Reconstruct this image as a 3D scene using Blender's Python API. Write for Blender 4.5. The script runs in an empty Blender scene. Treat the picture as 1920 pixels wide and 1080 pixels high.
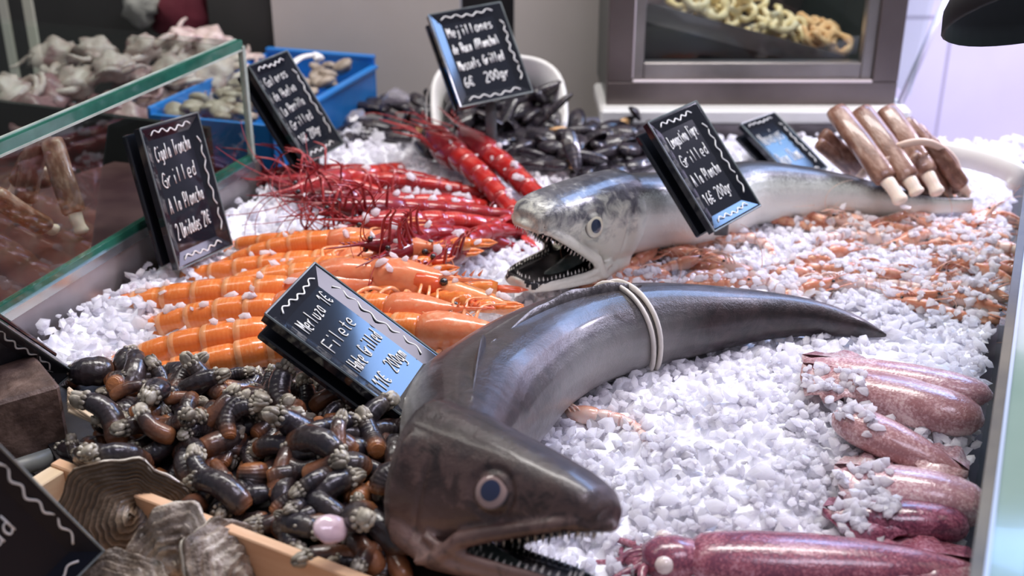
import bpy, math, random
import numpy as np
from mathutils import Vector, Matrix, noise as mnoise
rng = random.Random(7); nr = np.random.default_rng(11)
PI = math.pi
scene = bpy.context.scene
C = scene.collection
# ------------------------------------------------------------------ camera
FPX = 2200.0; PITCH = math.radians(24.5); CZ = 0.55
cam = bpy.data.cameras.new('camera'); cam_o = bpy.data.objects.new('camera', cam); C.objects.link(cam_o)
cam_o.location = (0, 0, CZ); cam_o.rotation_euler = (PI/2 - PITCH, 0, 0)
cam.sensor_width = 36; cam.lens = FPX/1920*36; cam.clip_start = .01
cam.dof.use_dof = True; cam.dof.focus_distance = 1.08; cam.dof.aperture_fstop = 5.0
scene.camera = cam_o
scene.view_settings.view_transform = 'Standard'; scene.view_settings.look = 'None'
scene.view_settings.gamma = 1; scene.view_settings.exposure = 0.18
# ------------------------------------------------------------------ light
w = bpy.data.worlds.new('market_air'); scene.world = w; w.use_nodes = True
w.node_tree.nodes['Background'].inputs[0].default_value = (.80, .80, .95, 1)
w.node_tree.nodes['Background'].inputs[1].default_value = .22
def area(name, loc, target, size, size_y, power, col):
    l = bpy.data.lights.new(name, 'AREA'); l.shape = 'RECTANGLE'; l.size = size; l.size_y = size_y
    l.energy = power; l.color = col
    o = bpy.data.objects.new(name, l); C.objects.link(o); o.location = loc
    d = Vector(target) - Vector(loc); o.rotation_euler = d.to_track_quat('-Z', 'Y').to_euler()
    return o
area('stall_lamp_centre', (.22, 1.66, 1.75), (.25, 1.2, 0), 1.3, .22, 27, (1, .96, .93))
area('stall_lamp_back', (.95, 2.35, 1.20), (.0, 1.1, .05), .9, .40, 15, (.30, .52, 1))
area('stall_lamp_front', (.55, .55, 1.5), (.35, .95, 0), .7, .3, 7, (.86, .80, 1))
area('stall_lamp_left', (-.9, 1.3, 1.5), (-.3, 1.3, 0), .2, .8, 3.5, (1, .95, .88))
area('wall_fill', (1.9, 2.1, 1.4), (1.3, 2.75, .1), .6, .3, 46, (.86, .80, 1))  # added fill that brightens the lilac wall, no lamp known there

RM = np.array([[1, 0, 0], [0, math.sin(PITCH), math.cos(PITCH)], [0, math.cos(PITCH), -math.sin(PITCH)]])
def at(px, py, z=0.0):
    d = np.array([(px-960)/FPX, 0, 0]) + (540-py)/FPX*RM[1] + np.array([0, RM[1][2], -RM[1][1]])
    t = (z-CZ)/d[2]
    return Vector((d[0]*t, d[1]*t, z))
def dep(p): return p[1]*math.cos(PITCH) - (p[2]-CZ)*math.sin(PITCH)
def pm(px, py, z=0.0): return dep(at(px, py, z))/FPX        # metres per pixel there

# ------------------------------------------------------------------ mesh helpers
class MB:
    def __init__(s): s.v = []; s.f = []; s.p = []; s.m = []
    def add(s, v, f, par=None, mi=0):
        b = len(s.v); v = [tuple(map(float, q)) for q in v]; s.v += v
        s.f += [tuple(b+i for i in q) for q in f]; s.m += [mi]*len(f)
        s.p += [tuple(map(float, q)) for q in par] if par is not None else [(0, 0, 0)]*len(v)
        return b
    def build(s, name, mats, parent=None, smooth=True, loc=None):
        me = bpy.data.meshes.new(name); vs = s.v
        if loc is not None: vs = [(a[0]-loc[0], a[1]-loc[1], a[2]-loc[2]) for a in vs]
        me.from_pydata(vs, [], s.f)
        at_ = me.attributes.new('par', 'FLOAT_VECTOR', 'POINT'); at_.data.foreach_set('vector', np.array(s.p, dtype=np.float32).ravel())
        for m in (mats if isinstance(mats, (list, tuple)) else [mats]): me.materials.append(m)
        if any(s.m): me.polygons.foreach_set('material_index', s.m)
        if smooth: me.polygons.foreach_set('use_smooth', [True]*len(me.polygons))
        me.update()
        o = bpy.data.objects.new(name, me); C.objects.link(o)
        if loc is not None: o.location = loc
        if parent is not None: o.parent = parent
        return o
    def box(s, c, d, R=None, mi=0, bev=0):
        x, y, z = d[0]/2, d[1]/2, d[2]/2
        if bev:
            b = bev; pts = []
            for sx in (-1, 1):
                for sy in (-1, 1):
                    for sz in (-1, 1):
                        pts += [(sx*x, sy*(y-b), sz*(z-b)), (sx*(x-b), sy*y, sz*(z-b)), (sx*(x-b), sy*(y-b), sz*z)]
            fs = hull(pts)
        else:
            pts = [(a*x, b*y, e*z) for a in (-1, 1) for b in (-1, 1) for e in (-1, 1)]
            fs = [(0, 1, 3, 2), (4, 6, 7, 5), (0, 4, 5, 1), (2, 3, 7, 6), (0, 2, 6, 4), (1, 5, 7, 3)]
        s.add([(R @ Vector(p) if R is not None else Vector(p)) + Vector(c) for p in pts], fs, mi=mi)
    def prism(s, poly, z0, z1, mi=0):
        n = len(poly); V = [(p[0], p[1], z0) for p in poly]+[(p[0], p[1], z1) for p in poly]
        s.add(V, [tuple(range(n))[::-1], tuple(range(n, 2*n))]+[(i, (i+1) % n, n+(i+1) % n, n+i) for i in range(n)], mi=mi)
    def loft(s, cs, fr, ws, hs, n=12, e=1.0, caps=True, par=None, off=None, mi=0, a0=0):
        cs = [Vector(c) for c in cs]; V = []; P = []; k = len(cs)
        for i, c in enumerate(cs):
            sd, up = fr[i]
            for j in range(n):
                a = 2*PI*j/n + a0; ca, sa = math.cos(a), math.sin(a)
                y = math.copysign(abs(ca)**e, ca)*ws[i]; z = math.copysign(abs(sa)**e, sa)*hs[i]
                if off: y, z = off(i, a, y, z)
                V.append(c + sd*y + up*z)
                P.append((i/(k-1) if par is None else par[i], sa, ca))
        F = [(i*n+j, i*n+(j+1) % n, (i+1)*n+(j+1) % n, (i+1)*n+j) for i in range(k-1) for j in range(n)]
        if caps:
            V += [cs[0], cs[-1]]; P += [(0, 0, 0), (1, 0, 0)]
            F += [(k*n, (j+1) % n, j) for j in range(n)] + [(k*n+1, (k-1)*n+j, (k-1)*n+(j+1) % n) for j in range(n)]
        s.add(V, F, P, mi)
    def tube(s, pts, rs, n=8, e=1.0, up=(0, 0, 1), flat=1.0, mi=0, caps=True):
        pts = [Vector(p) for p in pts]
        if not isinstance(rs, (list, tuple)): rs = [rs]*len(pts)
        s.loft(pts, frames(pts, up), rs, [r*flat for r in rs], n, e, caps, mi=mi)
    def ball(s, c, r, M=None, nu=10, nv=7, mi=0, jit=0):
        V = []; P = []
        for i in range(nv+1):
            th = PI*i/nv
            for j in range(nu):
                ph = 2*PI*j/nu; q = Vector((math.sin(th)*math.cos(ph), math.sin(th)*math.sin(ph), math.cos(th)))
                k = 1+jit*mnoise.noise(q*2+Vector(c)*30) if jit else 1
                q2 = Vector((q.x*r[0], q.y*r[1], q.z*r[2]))*k
                if M is not None: q2 = M @ q2
                V.append(q2+Vector(c)); P.append((i/nv, q.z, q.x))
        F = [(i*nu+j, (i+1)*nu+j, (i+1)*nu+(j+1) % nu, i*nu+(j+1) % nu) for i in range(nv) for j in range(nu)]
        s.add(V, F, P, mi)
def hull(pts):
    import bmesh
    bm = bmesh.new(); vs = [bm.verts.new(p) for p in pts]; bm.verts.index_update()
    bmesh.ops.convex_hull(bm, input=bm.verts); fs = [tuple(v.index for v in f.verts) for f in bm.faces]; bm.free(); return fs
def frames(pts, up=(0, 0, 1)):
    out = []; up = Vector(up); last = None
    for i in range(len(pts)):
        t = (pts[min(i+1, len(pts)-1)] - pts[max(i-1, 0)])
        if t.length < 1e-9: t = Vector((1, 0, 0))
        t.normalize()
        s_ = up.cross(t)
        if s_.length < .08: s_ = last.copy() if last else Vector((1, 0, 0)).cross(t)
        s_.normalize(); last = s_; out.append((s_, t.cross(s_).normalized()))
    return out
def cat(P, n=8):
    P = [np.array(p, float) for p in P]; P = [2*P[0]-P[1]]+P+[2*P[-1]-P[-2]]; out = []
    for i in range(1, len(P)-2):
        for k in range(n):
            t = k/n; a, b, c, d = P[i-1:i+3]
            out.append(.5*((2*b)+(-a+c)*t+(2*a-5*b+4*c-d)*t*t+(-a+3*b-3*c+d)*t**3))
    out.append(P[-2]); return out
def V3(l): return [Vector(q) for q in l]
def lerp(a, b, t): return a+(b-a)*t
def basis(x, up=(0, 0, 1)):
    x = Vector(x).normalized(); y = Vector(up).cross(x)
    if y.length < 1e-4: y = Vector((0, 1, 0))
    y.normalize(); z = x.cross(y); return Matrix((x, y, z)).transposed()
def empty(name, loc=(0, 0, 0), R=None, sc=1):
    o = bpy.data.objects.new(name, None); C.objects.link(o); o.empty_display_size = .02
    place(o, loc, R, sc); return o
def place(o, loc, R=None, sc=1):
    R = (R if R is not None else Matrix.Identity(3)).to_4x4()
    S = Matrix.Diagonal((sc, sc, sc, 1)) if not isinstance(sc, (tuple, list)) else Matrix.Diagonal((*sc, 1))
    o.matrix_basis = Matrix.Translation(Vector(loc)) @ R @ S
def tag(o, label=None, cat_=None, group=None, kind=None):
    if label: o['label'] = label
    if cat_: o['category'] = cat_
    if group: o['group'] = group
    if kind: o['kind'] = kind
    return o
KIDS = {}
def reg(root):
    KIDS[root.name] = [(c, [g for g in bpy.data.objects if g.parent == c]) for c in bpy.data.objects if c.parent == root]; return root
def dup(root, loc, R=None, sc=1, label=None, group=None):
    r = root.copy(); C.objects.link(r); place(r, loc, R, sc)
    if label: r['label'] = label
    if group: r['group'] = group
    for c, gs in KIDS.get(root.name, []):
        d = c.copy(); C.objects.link(d); d.parent = r
        for g in gs: e = g.copy(); C.objects.link(e); e.parent = d
    return r
def rot(rx=0, ry=0, rz=0):
    return (Matrix.Rotation(rz, 3, 'Z') @ Matrix.Rotation(ry, 3, 'Y') @ Matrix.Rotation(rx, 3, 'X'))

# ------------------------------------------------------------------ materials
class NT:
    def __init__(s, name):
        s.m = bpy.data.materials.new(name); s.m.use_nodes = True; s.t = s.m.node_tree; s.n = s.t.nodes
        s.b = s.n['Principled BSDF']; s.out = s.n['Material Output']
    def new(s, t, **k):
        n = s.n.new(t)
        for a, b in k.items(): setattr(n, a, b)
        return n
    def link(s, a, b): s.t.links.new(a, b)
    def coord(s, scale=(1, 1, 1), rnd=True):
        tc = s.new('ShaderNodeTexCoord'); mp = s.new('ShaderNodeMapping'); mp.inputs['Scale'].default_value = scale
        s.link(tc.outputs['Object'], mp.inputs['Vector'])
        if rnd:
            oi = s.new('ShaderNodeObjectInfo'); mu = s.new('ShaderNodeMath', operation='MULTIPLY'); mu.inputs[1].default_value = 37
            s.link(oi.outputs['Random'], mu.inputs[0]); s.link(mu.outputs[0], mp.inputs['Location'])
        return mp.outputs['Vector']
    def noise(s, vec, scale, detail=4, rough=.55, dist=0):
        n = s.new('ShaderNodeTexNoise'); n.inputs['Scale'].default_value = scale; n.inputs['Detail'].default_value = detail
        n.inputs['Roughness'].default_value = rough; n.inputs['Distortion'].default_value = dist
        s.link(vec, n.inputs['Vector']); return n.outputs['Fac']
    def ramp(s, fac, stops, interp='LINEAR'):
        r = s.new('ShaderNodeValToRGB'); r.color_ramp.interpolation = interp; e = r.color_ramp.elements
        while len(e) < len(stops): e.new(.5)
        for i, (p, c) in enumerate(stops): e[i].position = p; e[i].color = (*c, 1) if len(c) == 3 else c
        s.link(fac, r.inputs['Fac']); return r.outputs['Color']
    def mix(s, fac, a, b, mode='MIX'):
        n = s.new('ShaderNodeMix', data_type='RGBA', blend_type=mode)
        for i, q in ((0, fac), (6, a), (7, b)):
            if isinstance(q, (int, float)): n.inputs[i].default_value = q
            elif isinstance(q, tuple): n.inputs[i].default_value = (*q, 1)
            else: s.link(q, n.inputs[i])
        return n.outputs[2]
    def math(s, op, a, b=0.0, c=None):
        n = s.new('ShaderNodeMath', operation=op)
        for i, q in enumerate((a, b) if c is None else (a, b, c)):
            if isinstance(q, (int, float)): n.inputs[i].default_value = q
            else: s.link(q, n.inputs[i])
        return n.outputs[0]
    def par(s):
        a = s.new('ShaderNodeAttribute', attribute_name='par'); x = s.new('ShaderNodeSeparateXYZ'); s.link(a.outputs['Vector'], x.inputs[0])
        return x.outputs
    def bump(s, h, strength=.3, dist=.002):
        b = s.new('ShaderNodeBump'); b.inputs['Strength'].default_value = strength; b.inputs['Distance'].default_value = dist
        s.link(h, b.inputs['Height']); s.link(b.outputs[0], s.b.inputs['Normal'])
    def set(s, **k):
        nm = dict(col='Base Color', rough='Roughness', metal='Metallic', trans='Transmission Weight', sss='Subsurface Weight', coat='Coat Weight', coatr='Coat Roughness', ior='IOR', spec='Specular IOR Level', em='Emission Color', ems='Emission Strength')
        for a, q in k.items():
            i = s.b.inputs[nm[a]]
            if isinstance(q, (int, float)): i.default_value = q
            elif isinstance(q, tuple): i.default_value = (*q, 1)
            else: s.link(q, i)
        return s
def mat(name, c1, c2=None, scale=30, rough=.5, bump=0, bs=None, bd=.002, stretch=(1, 1, 1), c3=None, **k):
    t = NT(name); v = t.coord(stretch)
    col = c1
    if c2 is not None:
        st = [(.35, c1), (.65, c2)] if c3 is None else [(.3, c1), (.5, c2), (.68, c3)]
        col = t.ramp(t.noise(v, scale, 5), st)
    t.set(col=col, rough=rough, **k)
    if 'sss' in k: t.b.inputs['Subsurface Radius'].default_value = (1, .6, .4); t.b.inputs['Subsurface Scale'].default_value = .012 if name == 'ice_chip' else .004
    if name == 'ice_chip': t.b.inputs['Subsurface Radius'].default_value = (1, 1, 1)
    if bump: t.bump(t.noise(v, bs or scale*2, 4), bump, bd)
    return t.m
def glassmat(name, col, spec=1.0, tint=.9):
    t = NT(name); t.n.remove(t.b)
    tr = t.new('ShaderNodeBsdfTransparent'); tr.inputs[0].default_value = (*col, 1)
    gl = t.new('ShaderNodeBsdfGlossy'); gl.inputs['Roughness'].default_value = .02; gl.inputs[0].default_value = (1, 1, 1, 1)
    fr = t.new('ShaderNodeFresnel'); fr.inputs[0].default_value = 1.5
    mx = t.new('ShaderNodeMixShader'); ge = t.new('ShaderNodeNewGeometry'); t.link(t.math('MULTIPLY', fr.outputs[0], t.math('SUBTRACT', 1.0, ge.outputs['Backfacing'])), mx.inputs[0]); t.link(tr.outputs[0], mx.inputs[1]); t.link(gl.outputs[0], mx.inputs[2])
    t.link(mx.outputs[0], t.out.inputs[0]); return t.m
m_ice = mat('ice_chip', (.98, .965, .99), rough=.14, trans=.0, ior=1.31, sss=1.0)
def translucent(m, fac):
    t = m.node_tree; tr = t.nodes.new('ShaderNodeBsdfTranslucent'); tr.inputs[0].default_value = (.97, .955, .99, 1); mx = t.nodes.new('ShaderNodeMixShader'); mx.inputs[0].default_value = fac
    t.links.new(t.nodes['Principled BSDF'].outputs[0], mx.inputs[1]); t.links.new(tr.outputs[0], mx.inputs[2]); t.links.new(mx.outputs[0], t.nodes['Material Output'].inputs[0])
translucent(m_ice, .45)
m_icebase = mat('packed_ice', (.92, .92, .97), (.98, .98, 1), 60, .3, .6, 90, .004, em=(0,0,0))
m_steel = mat('brushed_steel', (.42, .40, .40), (.55, .53, .53), 12, .28, .06, 60, metal=.95, stretch=(1, 1, 8))
m_steel_dk = mat('bronzed_steel', (.13, .105, .10), (.17, .14, .135), 8, .35, metal=.55)
m_black = mat('glossy_black_plastic', (.012, .014, .020), rough=.09, coat=.2)
m_chalk = mat('chalk_ink', (.88, .88, .84), rough=.7)
m_greenedge = mat('green_glass_edge', (.01, .09, .06), (.03, .16, .11), 20, .1, coat=.5)
m_glass = glassmat('clear_glass', (.93, .97, .95))
m_white = mat('white_plastic', (.78, .77, .75), (.84, .83, .81), 20, .35)
m_blue = mat('blue_plastic', (.02, .20, .62), (.03, .26, .70), 15, .35)
m_wood = mat('pale_wood', (.72, .42, .24), (.80, .52, .32), 25, .55, .1, 60, stretch=(.6, 4, 4))
m_rust = mat('rusty_iron', (.045, .025, .020), (.10, .060, .045), 45, .6, .8, 90, .003, c3=(.20, .13, .10))
m_straw = mat('straw', (.72, .55, .38), (.82, .68, .50), 60, .6)

# ================================================================== SETTING
def struct(mb, name, m, parent=None, smooth=False, **k):
    o = mb.build(name, m, parent, smooth, **k)
    if parent is None: o['kind'] = 'structure'
    return o
# counter sheet under the ice, floor
A0 = Vector((-.625*.786, 1.288*.786, 0)); B0 = Vector((-.437*.786, 1.885*.786, 0))       # rail of the left case
cd = (B0-A0).normalized(); cn = Vector((cd.y, -cd.x, 0))                                # cn points to the ice
GR0 = at(1818, 1080, .14); GR1 = at(1928, 300, .14); gd = (GR1-GR0); gd.z = 0; gd.normalize(); gn = Vector((gd.y, -gd.x, 0))
b = MB(); b.box((-.725, 1.25, -.12), (2.85, 1.7, .10)); b.box((.78, 1.135, -.12), (.16, 1.47, .10)); tag(struct(b, 'floor', mat('counter_base_paint', (.04, .038, .04), (.06, .058, .06), 4, .6)))
m_panel = mat('beige_panel', (.54, .485, .44), (.64, .585, .54), 2.2, .55)
YB = 2.06
def panel(x0, x1, y, z0, z1, mb, th=.02): mb.box(((x0+x1)/2, y+th/2, (z0+z1)/2), (x1-x0, th, z1-z0))
def xw(px, y=YB, py=120):                                                                # world x of a pixel column on the wall plane
    t = (540-py)/FPX; dy = t*math.sin(PITCH)+math.cos(PITCH); return (px-960)/FPX*y/dy
b = MB(); panel(xw(518), xw(864), YB, -.05, 1.3, b); struct(b, 'wall_back', m_panel)
b = MB(); panel(xw(964), xw(1128), YB, -.05, 1.3, b); struct(b, 'wall_centre', m_panel)
b = MB(); panel(xw(1128), xw(1148), YB-.008, -.05, 1.3, b, .03); struct(b, 'trim_1', mat('trim_white', (.80, .79, .77), rough=.4))
b = MB(); panel(xw(864), xw(964), YB+.08, -.05, 1.3, b); panel(xw(1148), xw(1500), YB+.03, -.05, 1.3, b); struct(b, 'wall_recess', mat('dark_recess', (.016, .014, .015), rough=.6))
b = MB(); panel(-2.2, xw(518), YB+.10, -.05, 1.5, b); panel(xw(395), xw(518), YB+.02, -.05, 1.3, b, .08); struct(b, 'wall_left', mat('dark_wall', (.030, .031, .029), (.045, .045, .042), 3, .5))
# lilac tiled wall beyond the right end
t = NT('lilac_tile'); v = t.coord((1, 1, 1), False); sx = t.new('ShaderNodeSeparateXYZ'); t.link(v, sx.inputs[0])
jx = t.math('LESS_THAN', t.math('ABSOLUTE', t.math('SUBTRACT', t.math('FRACT', t.math('MULTIPLY', sx.outputs[0], 3.4)), .5)), .012)
jz = t.math('LESS_THAN', t.math('ABSOLUTE', t.math('SUBTRACT', t.math('FRACT', t.math('MULTIPLY_ADD', sx.outputs[2], 1.9, .52)), .5)), .008)
tc = t.ramp(t.noise(v, 2.5, 3), [(.3, (.62, .58, .70)), (.7, (.76, .73, .82))])
t.set(col=t.mix(t.math('MAXIMUM', jx, jz), tc, (.38, .35, .43)), rough=.3)
b = MB(); panel(.5, 2.4, 2.75, -.9, 1.6, b); struct(b, 'wall_right', t.m)
b = MB(); b.box((1.5, 1.9, -.35), (2.6, 2.4, .04)); struct(b, 'floor', mat('lilac_floor', (.60, .55, .68), (.70, .65, .78), 3, .3))
# steel side wall between the ice and the left case, and the back riser
def strip(mb, p, q, nrm, th, z0, z1):
    p = Vector(p); q = Vector(q); nrm = Vector(nrm); c = [p, q, q+nrm*th, p+nrm*th]; mb.prism([(a.x, a.y) for a in c], z0, z1)
b = MB(); strip(b, A0-cd*.7, B0+cd*.02, -cn, .012, -.06, .055)
o = struct(b, 'steel_side_wall', mat('dull_steel', (.36, .33, .33), (.48, .45, .45), 9, .38, .05, 30, metal=.6)); del o['kind']
tag(o, 'dull steel side wall between the ice and the glass case', 'metal panel')
o.name = 'counter_side'
zl0_ = CZ + 1.8*((540-232)/FPX*math.cos(PITCH)-math.sin(PITCH))/((540-232)/FPX*math.sin(PITCH)+math.cos(PITCH))-.002; FXU = xw(1690, 1.80, 150)
b = MB(); strip(b, (.14, 1.80, 0), (FXU, 1.80, 0), (0, 1, 0), .012, -.06, zl0_)
o = b.build('back_riser', mat('shaded_steel', (.20, .175, .185), (.26, .23, .24), 5, .4, metal=.5), smooth=False)  # shadow under the ledge is put into the steel colour
tag(o, 'steel upstand coloured as in shadow along the counter back under the white ledge', 'metal panel')
# curved white rim at the far right end of the ice
b = MB(); pts = cat([at(1745, 283, .05), at(1800, 292, .05), at(1860, 306, .05), at(1903, 325, .045), at(1908, 345, .03)], 6)
b.tube(pts, [.010]*len(pts), 8, .5, flat=1.6)
o = b.build('corner_guard', m_white); tag(o, 'low white plastic rim curving round the far right corner of the ice', 'rim')

# ------------------------------------------------------------------ left glass case
ZT = .215; ca_ = A0-cd*.55; GT = .006
bk = Vector((-.90*.786, 2.07*.786, 0))-B0; bk.normalize()
case = empty('glass_display_case', (B0.x, B0.y, 0)); tag(case, 'glass seafood display case with green edges standing left of the ice', 'display case')
iv = Vector((B0.x, B0.y, 0))
def cpart(name, m, fn): 
    b = MB(); fn(b); return b.build(name, m, case, False, loc=None)
def loc_(p): return Vector(p)-iv
b = MB(); strip(b, loc_(ca_), loc_(B0), -cn, GT, .062, ZT-.004); b.build('front_pane', m_glass, case, False)
b = MB(); strip(b, loc_(B0), loc_(B0+bk*.75), Vector((-bk.y, bk.x, 0)), GT, .062, ZT-.004); b.build('end_pane', m_glass, case, False)
b = MB(); b.prism([tuple(loc_(p)[:2]) for p in (ca_, B0, B0+bk*.8, ca_+bk*.8)], ZT-.003, ZT+.003); b.build('top_pane', m_glass, case, False)
b = MB(); strip(b, loc_(ca_)+cn*.002, loc_(B0)+cn*.002, -cn, .011, ZT-.006, ZT+.005); b.build('top_edge', m_greenedge, case, False)
m_edge2 = mat('pale_glass_edge', (.30, .36, .30), (.5, .56, .48), 30, .15)
b = MB(); strip(b, loc_(ca_)+cn*.003, loc_(B0)+cn*.003, -cn, .003, ZT-.0085, ZT-.006); strip(b, loc_(ca_)-cn*.006, loc_(B0)-cn*.006, -cn, .003, ZT+.005, ZT+.006); b.build('polished_edge', m_edge2, case, False)
b = MB(); b.box((0, 0, (ZT+.06)/2), (.007, .007, ZT-.066), basis(cd)); b.build('corner_post', m_edge2, case, False)
b = MB(); strip(b, loc_(ca_)+cn*.004, loc_(B0)+cn*.004, -cn, .024, .050, .060); b.build('bottom_rail', mat('rail_steel', (.30, .36, .42), (.6, .62, .58), 7, .2, metal=.8), case, False)
b = MB(); strip(b, loc_(ca_)+cn*.001, loc_(B0)+cn*.001, -cn, .007, .060, .068); b.build('lower_glass_edge', m_greenedge, case, False)
b = MB(); b.prism([tuple(loc_(p)[:2]) for p in (ca_-cn*.02, B0-cn*.02, B0+bk*.8, ca_+bk*.8)], -.02, .02); b.build('base_tray', mat('case_tray', (.05, .035, .035), (.10, .07, .065), 8, .35), case, False)
b = MB(); strip(b, loc_(B0+bk*.06), loc_(B0+bk*.8), Vector((-bk.y, bk.x, 0)), .01, .0, .10)
b.build('inner_wall', mat('case_dark', (.02, .022, .02), rough=.4), case, False)
# near glass end on the right
gl = empty('glass_screen', GR0); tag(gl, 'steel capped green glass screen along the right end of the counter', 'glass screen')
def gstrip(mb, off, th, z0, z1, a=-.35, l=1.3):
    p = gd*a+gn*off; q = gd*(l+a)+gn*off; strip(mb, p, q, gn, th, z0-.14, z1-.14)
b = MB(); gstrip(b, 0, .007, .134, .14); b.build('cap_rail', mat('gold_steel', (.03, .032, .03), (.13, .12, .08), 9, .5), gl, False)
b = MB(); gstrip(b, .007, .0025, .134, .141); b.build('polished_strip', mat('pale_blue_strip', (.45, .55, .72), rough=.25), gl, False)
b = MB(); gstrip(b, .0005, .006, .0, .134); b.build('inner_glass', m_glass, gl, False)
m_gg = mat('green_tinted_glass', (.20, .31, .26), (.28, .39, .34), 3, .15, coat=.2)
b = MB(); gstrip(b, .0095, .018, .134, .139); b.build('glass_edge', m_gg, gl, False)
b = MB(); gstrip(b, .0275, .002, .130, .139); b.build('seam', mat('seam_green', (.10, .18, .14), rough=.3), gl, False)
b = MB(); gstrip(b, .0295, .16, .134, .138); b.build('outer_shelf', m_gg, gl, False)

# ------------------------------------------------------------------ warm display cabinet with squid rings
FX0, FX1 = xw(1137, 1.84, 150), xw(1678, 1.84, 150); FZ0 = at(1400, 200, 0); 
def zat(py, y): t = (540-py)/FPX; return CZ + y*(t*math.cos(PITCH)-math.sin(PITCH))/(t*math.sin(PITCH)+math.cos(PITCH))
YF = 1.84; z0 = zat(200, YF); z1 = z0+.40
cab = empty('display_cabinet', ((FX0+FX1)/2, YF, z0)); tag(cab, 'steel framed glass display cabinet with a tray of fried squid rings at the back', 'cabinet')
hw = (FX1-FX0)/2; H_ = z1-z0; fw = .040
def cb(name, m, boxes, par=cab):
    b = MB()
    for c, d in boxes: b.box(c, d, bev=.0015)
    return b.build(name, m, par, False)
cb('outer_frame', m_steel_dk, [((-hw+fw/2, 0, H_/2+fw*.55), (fw, .03, H_-fw*1.1)), ((hw-fw/2, 0, H_/2+fw*.55), (fw, .03, H_-fw*1.1)), ((0, 0, fw*.55), (2*hw, .03, fw*1.1)), ((0, 0, H_-.02), (2*hw, .03, .04))])
iw = hw-fw; f2 = .018
cb('inner_frame', mat('grey_steel', (.22, .20, .19), (.29, .27, .26), 9, .3, metal=.6), [((-iw+f2/2, .006, H_/2), (f2, .024, H_)), ((iw-f2/2, .006, H_/2), (f2, .024, H_)), ((0, .006, fw*1.1+f2*.8), (2*iw-2*f2, .024, f2*1.6))])
cb('bright_bead', mat('bead', (.75, .66, .70), rough=.25), [((0, -.012, fw*1.1+.001), (2*iw, .008, .004)), ((-iw, -.012, H_/2), (.0025, .008, H_-.1))])
cb('pane', m_glass, [((0, .012, H_/2), (2*iw-2*f2+.004, .003, H_-.05))])
cb('cabinet_shell', mat('cabinet_inside', (.06, .075, .07), (.09, .10, .095), 4, .3, metal=.3), [((0, .30, H_/2), (2*hw, .01, H_)), ((-hw+.006, .155, H_/2), (.01, .29, H_)), ((hw-.006, .155, H_/2), (.01, .29, H_)), ((0, .155, .012), (2*hw-.03, .28, .01))])
# sloping tray
tz0 = zat(10, YF+.05)-z0; tz1 = zat(112, YF+.05)-z0; tx0 = -iw+.02; tx1 = iw-.03
sl = math.atan2(tz1-tz0, tx1-tx0)
tray = empty('serving_tray', ((FX0+FX1)/2, YF+.05, z0+(tz0+tz1)/2), rot(0, -sl, 0)); tag(tray, 'steel tray sloping down to the right inside the display cabinet', 'tray')
tl = math.hypot(tx1-tx0, tz1-tz0)
b = MB(); b.box((0, .09, -.012), (tl, .18, .004)); b.build('tray_floor', m_steel_dk, tray, False)
b = MB(); b.box((0, 0, -.010), (tl, .004, .030)); b.build('tray_lip', mat('tray_lip_steel', (.12, .10, .10), (.16, .14, .135), 8, .3, metal=.4), tray, False)
m_ring = mat('raw_squid_ring', (.80, .62, .30), (.92, .78, .50), 40, .45, .2, 60, sss=.1)
m_ring2 = mat('breaded_ring', (.75, .42, .18), (.88, .60, .32), 60, .7, .5, 150)
def ring_mesh(seed, m):
    r = random.Random(seed); n = 18; el = r.uniform(.6, 1); pts = []
    for i in range(n+1):
        a = 2*PI*i/n*(1 if seed % 3 else .8); pts.append((.019*math.cos(a), .019*el*math.sin(a), .004*math.sin(2*a+seed)))
    b = MB(); b.tube(pts, [.0058*(1+.25*math.sin(i*1.7+seed)) for i in range(n+1)], 7, flat=.9)
    return b.build('squid_ring', m, smooth=True)
ringp = [ring_mesh(i, m_ring) for i in range(3)]+[ring_mesh(7, m_ring2)]
used = set()
for i in range(46):
    u = rng.random(); orange = u > .82; k = 3 if orange else rng.randrange(3)
    x = lerp(-tl*.36, tl*.47, u); y = rng.uniform(.01, .13); z = .004+(rng.random()**1.5)*(.040-.022*u)+.006*(y > .06)
    Mx = Matrix.Translation(tray.location) @ rot(0, -sl, 0).to_4x4() @ Vector((x, y, z))
    lab = 'breaded orange squid ring at the low right end of the tray' if orange else 'pale yellow squid ring '+('high at the left end of the sloping tray' if u < .3 else 'in the middle of the sloping tray' if u < .58 else 'just left of the orange rings on the tray')
    R = rot(rng.uniform(-.9, .9), rng.uniform(-.9, .9), rng.uniform(0, 6))
    if k not in used: used.add(k); o = ringp[k]; place(o, Mx, R, rng.uniform(.9, 1.15)); o['label'] = lab; o['group'] = 'squid rings on the tray'
    else: o = dup(ringp[k], Mx, R, rng.uniform(.9, 1.15), lab, 'squid rings on the tray')
    o['category'] = 'squid ring'
# white ledge under the cabinet
b = MB(); zl1 = zat(205, 1.80); zl0 = zat(232, 1.80)
b.box(((FX0+FX1)/2+.004, 1.88, (zl1+zl0)/2), (FX1-FX0+.03, .17, zl1-zl0), bev=.004)
tag(b.build('white_ledge', m_white, smooth=False), 'white ledge carrying the display cabinet', 'ledge')
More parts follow.
